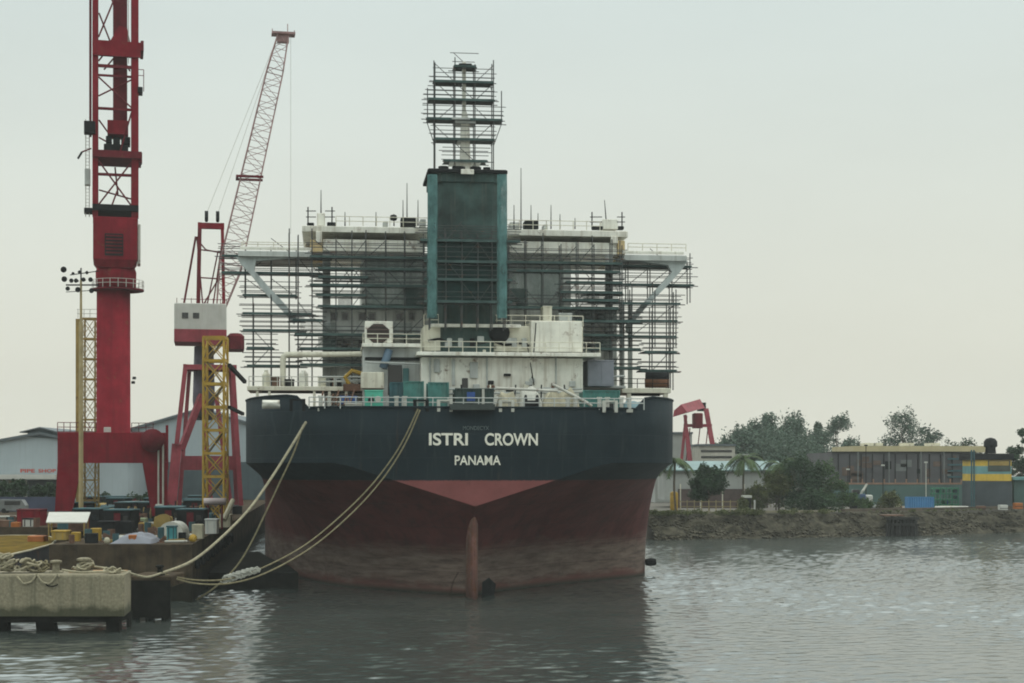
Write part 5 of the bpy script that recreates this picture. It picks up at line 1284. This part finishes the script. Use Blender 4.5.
def palm(px, D, ytop, ybot, lean, label, L=3.4, n=17, group=None):
    base = W(px,ybot,D); base.z = 4.4; top = W(px+lean,ytop,D); t = thing('palm_tree', label, 'palm', base, group)
    r = MB(); pts = spline([base, base.lerp(top,.5)+Vector((-.25,0,0)), top], 10); r.path(pts, .2, 8); r.build('trunk', M_BARK, t)
    for i in range(n):
        a = 2*PI*i/n+rnd.uniform(-.2,.2); el = rnd.uniform(.0,1.1); f = MB(); d = Vector((math.cos(a),math.sin(a),0)); prev = top; vel = d*math.cos(el)+Vector((0,0,math.sin(el)))
        pts = [top]
        for k in range(9): vel = (vel+Vector((0,0,-.23))).normalized(); pts.append(pts[-1]+vel*L/9)
        for k in range(len(pts)-1):
            p, q = pts[k], pts[k+1]; dd = (q-p).normalized(); sd = dd.cross(Vector((0,0,1))).normalized(); w = .95*math.sin(PI*(k+1.2)/(len(pts)+1.2))
            for s in (-1,1):
                for h in (0,.33,.66):
                    o = p.lerp(q,h); f.add([o-dd*.09, o+dd*.1, o+sd*s*w+dd*.35+Vector((0,0,-.35*w))], [(0,1,2)])
        f.path(pts, .035, 4); f.build('frond', M_PALM, t)
    return t
GT = 'tall trees beyond the sheds'
tree(740,430,428,470,48,'rounded dark tree at the ship end of the far tree belt',M_LEAFB,n=3315,trunk=.12,group=GT,nclump=18,size=.72)
tree(757,440,421,470,41,'spiky casuarina right of the rounded dark tree in the far belt',M_LEAFB,spiky=1,n=3060,trunk=.12,group=GT,nclump=20,size=.72)
tree(769,445,414,470,39,'tallest spiky casuarina near the middle of the far belt',M_LEAFB,spiky=1,n=3315,trunk=.12,group=GT,nclump=22,size=.72)
tree(788,450,416,470,54,'broad full crowned tree right of the tallest casuarina',M_LEAFB,n=4590,trunk=.12,group=GT,nclump=22,size=.72)
tree(803,448,424,470,45,'medium dark tree between the broad crown and the last casuarina',M_LEAFB,n=3315,trunk=.12,group=GT,nclump=18,size=.72)
tree(818,455,423,470,32,'last slim casuarina before the gap with the open tree',M_LEAFB,spiky=1,n=2550,trunk=.12,group=GT,nclump=18,size=.72)
tree(777,428,436,470,143,'low wide dark tree filling the foot of the far belt',M_LEAFB,n=4335,group=GT,nclump=20,size=.72,trunk=.1)
tree(725,425,440,470,41,'small dark tree half behind the white upper building',M_LEAFB,n=2295,group=GT,nclump=14,size=.72,trunk=.1)
tree(838,470,417,462,30,'open airy tree with a small round top above the dark hall',M_LEAFB,crown_lo=.3,nclump=20,n=975,group=GT,size=.72,trunk=.4)
tree(847,450,440,470,42,'low grey green tree under the open airy tree',M_LEAFB,n=1350,group=GT,nclump=14,size=.72,trunk=.1)
tree(905,470,415,455,55,'wide fan shaped tree with ragged top behind the dark hall',M_LEAFB,n=2250,nclump=22,size=.72,trunk=.3,group=GT)
tree(929,465,428,455,30,'smaller tree leaning against the wide fan shaped tree',M_LEAFB,n=1200,nclump=14,size=.72,trunk=.25,group=GT)
tree(962,460,441,455,42,'low bushy tree just left of the striped house behind the hall',M_LEAFD,n=1050,nclump=14,size=.72,trunk=.1,group=GT)
tree(1022,330,430,470,22,'tree cut by the picture edge beside the striped house',M_LEAFD,n=900,nclump=14,size=.6,trunk=.1)
tree(1008,420,444,470,20,'small round tree behind the striped house',M_LEAFD,n=500,nclump=10,size=.7,trunk=.1)
tree(709,293,469,515,37,'dense dark mushroom shaped tree on the bank before the white sheds',M_LEAFD,n=2600,nclump=20,size=.5,trunk=.32)
GB = 'bushes along the far bank'
for px, D, yt, yb, w, lab, m in ((800,300,459,513,46,'tall dark bush beside the palm, highest of the bank bushes',M_LEAFD),(825,302,464,513,36,'dark leafy bush at the edge of the teal wall',M_LEAF),(776,300,474,513,36,'olive bush in front of the leafy palm',M_LEAFO),(756,297,486,513,26,'low olive bush at the end of the yellow fence',M_LEAFO),(843,303,482,513,26,'small bush beside the crawler digger',M_LEAF),(812,296,492,513,60,'wide low green bush lining the top of the bank',M_LEAFD),(742,291,500,514,16,'tiny olive shrub by the white gate post',M_LEAFO),(890,300,494,511,24,'low shrub left of the blue container',M_LEAFO),(862,300,500,511,20,'low dark shrub under the crawler digger',M_LEAF)):
    tree(px,D,yt,yb,w,lab,m,'bush',1500 if w > 30 else 700,.45,.08,16,0,'bush',GB)
palm(745,300,460,513,-1,'palm tree with drooping fronds before the long white shed',5.2,22)
palm(779,302,465,513,1,'second leafier palm tree among the bank bushes',4.8,22)
palm(676,285,463,513,-1,'dark palm tree close beside the tanker hull',4.6,20)
UG = MB(); cl = []
for k in range(150):
    t = rnd.random(); i = int(t*(len(pts_bank)-40)); p = pts_bank[i]; h = rnd.uniform(.2,.5)*(1.25 if p.x < 62 else .6)
    cl.append((Vector((p.x+rnd.uniform(-.6,.6), p.y+rnd.uniform(-2.2,.6), 4.45+h*.4)), h*2.0, h*1.0, h))
leaf_cloud(UG, cl, 5200, .34)
uo = UG.build('undergrowth', M_LEAFO); kind(uo, 'stuff'); tag(uo, 'low green undergrowth creeping along the top of the far bank', 'undergrowth')
# ======================================================= far shore buildings
M_WALLW = mat('white_wall', (.34,.35,.33), .7, .2, .2, streak=.4, dirt=(.25,.25,.22))
M_HALL = mat('dark_hall_cladding', (.085,.082,.088), .7, .35, .12, streak=.3, dirt=(.05,.06,.06))
M_TWALL = mat('teal_wall', (.07,.125,.115), .7, .3, .15, streak=.3, dirt=(.05,.08,.06))
M_RAILB = mat('brown_rail', (.25,.15,.10), .7, .3, .6)
Z4 = 4.4
def rbox(name, m, px0, px1, py0, py1, D, dep, parent, bev=0):
    a, b = W(px0,py0,D), W(px1,py1,D); r = MB()
    lo, hi = (a.x,D,max(b.z,Z4)), (b.x,D+dep,a.z)
    r.bbox(lo,hi,bev) if bev else r.box(lo,hi)
    return r.build(name, m, parent)
def at(px, D, z=Z4): return Vector((WX(px,D), D, z))
WS = thing('waterfront_shed', 'long low white shed with teal roof edge behind the palm', 'shed', at(715,318))
rbox('wall', M_WALLW, 664, 768, 470, 500, 318, 14, WS)
r = MB(); A, B = W(660,469.8,317), W(785,469.8,317); zt = WZ(461,325)
r.add([(A.x,317,A.z),(B.x,317,A.z),(B.x,325,zt),(A.x,325,zt),(A.x,333,A.z),(B.x,333,A.z),(A.x,317,A.z-.25),(B.x,317,A.z-.25),(A.x,333,A.z-.25),(B.x,333,A.z-.25)],[(0,1,2,3),(3,2,5,4),(0,6,7,1),(4,5,9,8),(6,8,9,7),(0,3,4,8,6),(1,7,9,5,2)]); r.build('roof', mat('teal_roof', (.17,.25,.25), .6, .25, .3), WS)
for px in (680,700,722,744,760): rbox('shed_post', M_CREAM, px, px+1, 484, 513, 317.5, .3, WS)
rbox('lower_wall', mat('maroon_wall', (.085,.06,.055), .8, .4, .4), 678, 768, 489, 513, 317.6, .36, WS)
UB = thing('office_building', 'pale upper office block showing above the long white shed', 'building', at(717,350))
rbox('wall', mat('beige_wall', (.43,.41,.35), .7, .2, .3, streak=.2), 698, 735, 446, 505, 350, 12, UB); rbox('roof', M_ROOF, 697, 736, 444, 445.9, 349.5, 13, UB)
rbox('wing', M_WALLW, 735.3, 750, 454, 505, 351, 10, UB)
for y in (450,456): rbox('window', M_GLASS, 701, 732, y, y+2.2, 349.9, .2, UB)
GB_ = thing('grey_shed', 'tall pale grey shed end between the tanker and the red gantry', 'shed', at(680,365))
rbox('wall', M_WALLW, 655, 692, 434, 505, 365, 20, GB_); rbox('roof', M_ROOF, 654, 693, 432, 433.9, 364.5, 21, GB_)
# gantry crane
GC = thing('gantry_crane', 'faded red gantry crane standing behind the white sheds', 'crane', at(697,345))
def wg(px, py, D): return W(px,py,D)
r = MB(); A0 = [wg(673,417,338),wg(674,410.5,338),wg(681,404.5,338),wg(687,412,338)]; A1 = [wg(697,410,372),wg(697,404,372),wg(700,399,372),wg(705,408,372)]
r.loft([A0,A1]); r.build('girder', M_REDP, GC)
rbox('end_cap', M_DARK, 698, 706, 402.5, 411, 373, 2, GC)
rbox('trolley', M_REDD, 694, 703, 413, 428, 354, 4, GC, .2)
for (x0,y0,d0,x1,y1,d1,w) in ((706,409,368,723,500,362,1.1),(685,415,344,693,500,340,.7),(686,416,345,677,500,342,.6),(687,428,346,697,500,344,.5)):
    r = MB(); B = wg(x1,y1,d1); B.z = Z4; r.bar(B, wg(x0,y0,d0), w, w*.8); r.build('leg', M_REDP, GC)
rbox('tie_beam', M_REDP, 684, 712, 424, 427, 356, 1, GC)
for px in (690,700,708): r = MB(); r.tube(wg(px,428,355), wg(px-4,462,355), .12); r.build('stay', M_REDD, GC)
# yellow post, fence, gate
YB = thing('yellow_tank', 'upright yellow tank at the bank beside the tanker hull', 'tank', at(674,290))
r = MB(); c = at(674,290.5); r.lathe(c, [(.72,0),(.75,.1),(.75,3.5),(.55,3.75),(.1,3.85)], 16); r.build('body', M_YEL, YB, True)
r = MB(); r.lathe(c+Vector((0,0,3.85)), [(.15,0),(.15,.25),(.22,.3)], 10); r.build('cap', M_OLIVE, YB)
FE = thing('fence', 'low cream and yellow railing along the bank in front of the white sheds', 'fence', at(712,291))
r = MB()
for z in (1.0,1.9): r.bar(at(680,291,Z4+z), at(745,291,Z4+z), .12)
r.build('rail', mat('fence_cream', (.26,.21,.10), .7, .25, 1), FE)
for i in range(10): p = at(680+i*7.2,291); r = MB(); r.bar(p, p+Vector((0,0,2.2)), .16); r.build('post', MATS['fence_cream'], FE)
GP = thing('gate_frame', 'small dark booth with white roof at the end of the cream railing', 'booth', at(748,292))
rbox('body', M_DARK, 744, 751, 498, 513, 292, 1.6, GP, .05); rbox('roof', M_CABW, 743, 752, 495.5, 497.9, 291.6, 2.4, GP); rbox('post', M_CABW, 754, 755.5, 500, 513, 292, .3, GP)
CB_ = MB(); 
pp = [(26,277.2),(40,282.2),(54,287.2),(60,289.2)]
CB_.prismz([(x,y) for x,y in pp]+[(x-.2,y+.9) for x,y in pp[::-1]], 4.404, 4.75); solo(CB_, 'quay_kerb', M_CONC, 'pale concrete kerb along the top of the bank before the railing', 'kerb', (44,284,4.4))
SWL = MB(); pp = [(62,290.4),(80,299),(100,311),(140,328),(220,352)]
SWL.prismz([(x,y) for x,y in pp]+[(x-.3,y+.9) for x,y in pp[::-1]], 3.2, 4.95); solo(SWL, 'sea_wall', mat('brown_wall', (.10,.08,.06), .9, .5, .4, streak=.6), 'dark brown low sea wall along the bank below the blue container', 'sea wall', (100,312,3.2))
# big dark hall
M_HALLB = mat('hall_brown', (.11,.075,.06), .8, .4, .3); M_HALLG = mat('hall_grey', (.14,.15,.145), .8, .3, .3)
DH = thing('dark_hall', 'long dark purple-grey hall with a pale yellow roof line', 'hall', at(905,352))
rbox('wall', M_HALL, 832, 976, 452.5, 500, 352, 30, DH)
rbox('roof', mat('pale_yellow_roof', (.44,.38,.22), .6, .2, .2), 853, 990, 446, 452.2, 362, 24, DH)
for px in (866,874,905,931): rbox('roof_box', M_CREAM, px, px+9, 443, 445.8, 366, 6, DH)
for i in range(12): rbox('wall_rib', M_DARK, 838+i*11.4, 838.8+i*11.4, 454, 483, 351.7, .28, DH)
for y in (458,464,470,476): rbox('louvre_band', M_TEALD, 948, 969, y, y+1.6, 351.6, .38, DH)
rbox('roof_edge', M_DARK, 832, 976, 451.5, 452.4, 351.5, 6, DH)
for k in range(18):
    px = 836+rnd.random()*128; y = 455+rnd.random()*20; w = rnd.uniform(3,12); h = rnd.uniform(3,9)
    rbox('wall_patch', rnd.choice((M_HALLB,M_TEALD,M_HALLB,M_DARK,M_HALLG)), px, px+w, y, min(y+h,483), 351.86, .13, DH)
for px in (858,889,921,944): r = MB(); p = W(px,452,351.4); r.tube((p.x,351.4,Z4),p,.16); r.build('downpipe', M_HALLG, DH)
TW = thing('teal_wall', 'long dull teal boundary wall below the dark hall', 'wall', at(905,335))
rbox('panel', M_TWALL, 832, 978, 484.5, 508, 335, .6, TW); rbox('coping', M_RAILB, 832, 978, 482.8, 484.4, 334.9, .8, TW)
for i in range(13): rbox('post', M_RAILB, 840+i*11, 841+i*11, 479, 482.7, 335, .3, TW)
for i, (px, yt) in enumerate(((926,463),(866,446),(883,466),(848,470))):
    D = 333-i; t = thing('lamp_post', ['white lamp post in front of the dark hall, tallest of its row','dark pole with a crooked top against the pale roof line','slim lamp post left of the white one','slim lamp post above the crawler digger'][i], 'lamp post', at(px,D)); r = MB(); p = at(px,D); q = W(px,yt,D); r.tube(p,q,.12,.08); r.build('pole', M_PALE if i == 0 else M_DARK, t)
    r = MB(); r.bbox(q+Vector((-.35,-.2,0)), q+Vector((.35,.2,.3)), .06); r.build('lamp_head', M_PALE if i != 1 else M_DARK, t)
# green racks
RK = thing('storage_rack', 'green steel storage racks standing before the teal wall', 'rack', at(947,322))
M_GREEN = mat('rack_green', (.03,.17,.10), .6, .3, .6)
for px in (934,940,946,952,958): 
    r = MB(); p = at(px,322); r.bar(p, W(px,487,322), .22); r.bar(p+Vector((0,2,0)), W(px,487,322)+Vector((0,2,0)), .22); r.build('upright', M_GREEN, RK)
for y in (488,493,499,504): rbox('shelf', M_GREEN, 933, 959, y, y+1.3, 321.9, 2.2, RK)
for k in range(7): px = 935+rnd.random()*20; y = rnd.choice((493,499,504)); rbox('stored_box', rnd.choice((M_TEALD,M_DARK,M_BLUE,M_GREEN)), px, px+3.5, y-3.5, y-.02, 322.3, 1.2, RK)
# blue container, pipes
BC = thing('container', 'bright blue shipping container on the far bank', 'container', at(921,308))
M_BLC = mat('container_blue', (.055,.19,.38), .6, .2, .4, rust=.03)
a, b = W(908,497,308), W(934,511,308); r = MB(); ring = []
for i in range(23): ring.append((a.x+.08+(b.x-a.x-.16)*i/22, 308+.1*(i % 2)))
ring += [(b.x-.08,310.4),(a.x+.08,310.4)]; r.prismz(ring, Z4+.1, a.z-.1); r.build('shell', M_BLC, BC)
r = MB()
for z0, z1 in ((Z4,Z4+.14),(a.z-.12,a.z)): r.box((a.x,307.9,z0),(b.x,308.05,z1)); r.box((a.x,310.35,z0),(b.x,310.5,z1))
for x in (a.x,b.x-.14): r.box((x,307.88,Z4+.141),(x+.14,308.04,a.z-.121)); r.box((x,310.36,Z4+.141),(x+.14,310.5,a.z-.121))
for x in (a.x,b.x-.14): r.box((x+.002,307.95,Z4+.003),(x+.138,310.45,Z4+.137))
r.build('corner_frame', M_BLC, BC)
for i, (x0,x1,y,m,lab) in enumerate(((935,950,507.5,M_CABW,'white pipe lying beside the blue container'),(952,968,507,M_CABW,'white pipe lying in front of the green racks'),(940,958,504.5,M_TARP,'beige pipe lying behind the two white pipes'),(880,902,508.5,M_RUSTY,'rusty pipe lying left of the blue container'))):
    r = MB(); D = 306+i; r.tube(at(x0,D,Z4+.35), at(x1,D,Z4+.35), .32, None, 10); solo(r, 'pipe', m, lab, 'pipe', at((x0+x1)/2,D))
qq = ((1000,1008,505,511,M_CABW,'white crate before the dark base of the striped house'),(978,986,506,511,M_RUSTY,'rusty crate before the striped house'),(1015,1023,503,509,M_ORANGE,'orange box at the picture edge by the striped house'),(893,901,504,510,M_TARP,'beige crate between digger and blue container'),(872,880,505,510,M_GREYW,'grey crate beside the digger tracks'))
for x0,x1,y0,y1,m,lab in qq:
    t = thing('crate', lab, 'crate', at((x0+x1)/2,304)); rbox('body', m, x0, x1, y0, y1, 304, 1.4, t, .05); rbox('batten', M_DARK, x0, x1, (y0+y1)/2, (y0+y1)/2+.6, 303.95, .045, t)
# crawler digger
DG = thing('digger', 'crawler digger with blue cab and raised pale arm before the teal wall', 'digger', at(857,312))
rbox('track', M_DARK, 850, 866, 503.5, 509, 312, .7, DG, .15); rbox('track', M_DARK, 850, 866, 503.5, 509, 314.2, .7, DG, .15)
rbox('house', mat('digger_blue', (.03,.06,.13), .5, .3, 1), 851, 866, 494, 503.2, 312.2, 2.6, DG, .15); rbox('cab', M_GLASS, 853, 860, 489.5, 493.9, 312.3, 1.4, DG, .1); rbox('counterweight', M_CABW, 866.2, 873, 495, 502, 312.4, 2.3, DG, .2)
r = MB(); r.bar(W(860,495,312.8), W(867,484,312.8), .5, .35); r.bar(W(867,484,312.8), W(863,491,312.4), .35, .3); r.build('arm', M_PALE, DG)
r = MB(); p = W(851,501,312.5); r.bbox(p+Vector((-1.2,-.5,-.6)), p+Vector((-.1,.9,.3)), .15); r.build('bucket', M_GREYW, DG)
# striped house
TH = thing('striped_house', 'square house with yellow and teal bands on a dark base and black funnel on top', 'building', at(994,312))
M_TBAND = mat('teal_band', (.13,.27,.27), .6, .2, .5); M_YBAND = mat('yellow_band', (.55,.37,.05), .6, .2, .5, streak=.2)
rbox('base', mat('dark_base', (.05,.062,.07), .7, .3, .3), 975, 1012, 481, 505+8, 312, 9, TH)
for y0,y1,m in ((460,466,M_YBAND),(466.05,474,M_TBAND),(474.05,480.95,M_YBAND)): rbox('wall_band', m, 975.5, 1011.5, y0, y1, 311.9, 9, TH)
w = rbox('window', mat('brown_glass', (.05,.06,.05), .3, .3, .6), 988, 1010.5, 460.5, 471.5, 311.8, .25, TH)
rbox('window_blind', M_OLIVE, 989, 1009, 461, 465.5, 311.74, .05, w)
rbox('roof', M_DARK, 973, 1014, 453.5, 459.95, 311.5, 10, TH)
r = MB(); c = at(990.5,316,WZ(453.4,316)); r.lathe(c, [(1.1,0),(1.0,1.2),(1.35,1.4),(1.35,2.4),(.9,3.0),(.2,3.2)], 14); r.build('funnel', M_DARK, TH, True)
for px in (971.5,974): r = MB(); p = at(px,311.3,Z4); r.tube(p, W(px,450,311.3), .16, None, 8); r.build('duct', M_TEALD, TH)
LN = thing('lean_to', 'low teal roofed lean-to at the right side of the striped house', 'shed', at(1024,316))
rbox('roof', M_TBAND, 1013, 1060, 477, 480, 315, 8, LN); rbox('wall', M_TWALL, 1014, 1058, 480.05, 509, 316, 6, LN)
# wreck of a dolphin in the water
DP = thing('timber_dolphin', 'black rotten timber mooring dolphin standing in the shallows', 'mooring dolphin', (WX(902,288),288,0))
M_TIM = mat('black_timber', (.022,.022,.02), .9, .5, 1)
for i in range(16):
    px = 887+ (i % 8)*4.2+rnd.uniform(-.8,.8); y = 287+ (i//8)*2.2+rnd.uniform(-.3,.3); p = Vector((WX(px,y),y,-2)); q = Vector((WX(px+(902-px)*.12,y),y,rnd.uniform(2.6,3.7))); r = MB(); r.tube(p,q,.42,.36,8); r.build('timber_pile', M_TIM, DP)
for z, l in ((3.1,0),(1.9,.3)): r = MB(); r.box((WX(886,286.4),286.2,z),(WX(919,286.4),286.6,z+.45)); r.build('waling', M_TIM, DP)
r = MB(); r.box((WX(884,286),286.1,3.75),(WX(905,286),290,3.95)); r.build('deck_plank', M_RUSTY, DP)
# left side trees before the pipe shed
GL = 'small trees before the pale gabled shed'
for px, D, yt, w, lab, m in ((17,262,482,24,'roundest small tree below the red shed lettering',M_LEAFD),(3,258,484,22,'small tree at the picture edge before the gabled shed',M_LEAFD),(38,266,486,20,'small tree left of the crane leg before the dark doorway',M_LEAFD),(52,268,485,18,'small tree touching the tall crane leg',M_LEAFD),(137,272,497,26,'low tree seen inside the crane portal',M_LEAFD),(104,274,496,18,'low tree beside the yellow tower inside the portal',M_LEAFD)):
    tree(px,D,yt,511,w,lab,m,'tree',900,.5,.25,14,0,'tree',GL,QZ)
BH = MB(); BH.box((WX(-60,255),255,QZ),(WX(58,255),255.4,WZ(497,255))); solo(BH, 'hoarding', mat('hoarding_blue', (.05,.06,.10), .7, .3, .3), 'dark blue hoarding below the small trees before the gabled shed', 'hoarding', (WX(0,255),255,QZ))
for px, lab in ((14,'grey van parked before the dark blue hoarding'),):
    c = at(px,248,QZ); t = thing('parked_van', lab, 'van', c); r = MB(); pr = [(c.x-2.1,QZ+.4),(c.x+2.1,QZ+.4),(c.x+2.1,QZ+1.2),(c.x+1.5,QZ+2.1),(c.x-2.1,QZ+2.15)]; r.prism(pr,247,248.8); r.build('body', mat('van_grey', (.16,.17,.165), .5), t)
    for s in (-1.3,1.3):
        for y in (246.95,248.55): r = MB(); r.lathe((0,0,0), [(.38,0),(.38,.25)], 12); r.v = [Vector((c.x+s+v.x,y+v.z,QZ+.38+v.y)) for v in r.v]; r.build('wheel', M_DARK, t)
    r = MB(); r.box((c.x-1.2,246.96,QZ+1.3),(c.x+1.3,246.998,QZ+1.9)); r.build('window', M_GLASS, t)
GE = 'dark trees on the far shore past the striped house'
for px, D, yt, w in ((1062,400,428,50),(1105,420,420,56),(1150,390,432,48),(1200,430,424,60),(1255,410,430,56)):
    tree(px,D,yt,470,w,'dark tree standing on the far shore past the striped house',M_LEAFB,'tree',1100,.8,.12,18,0,'tree',GE)
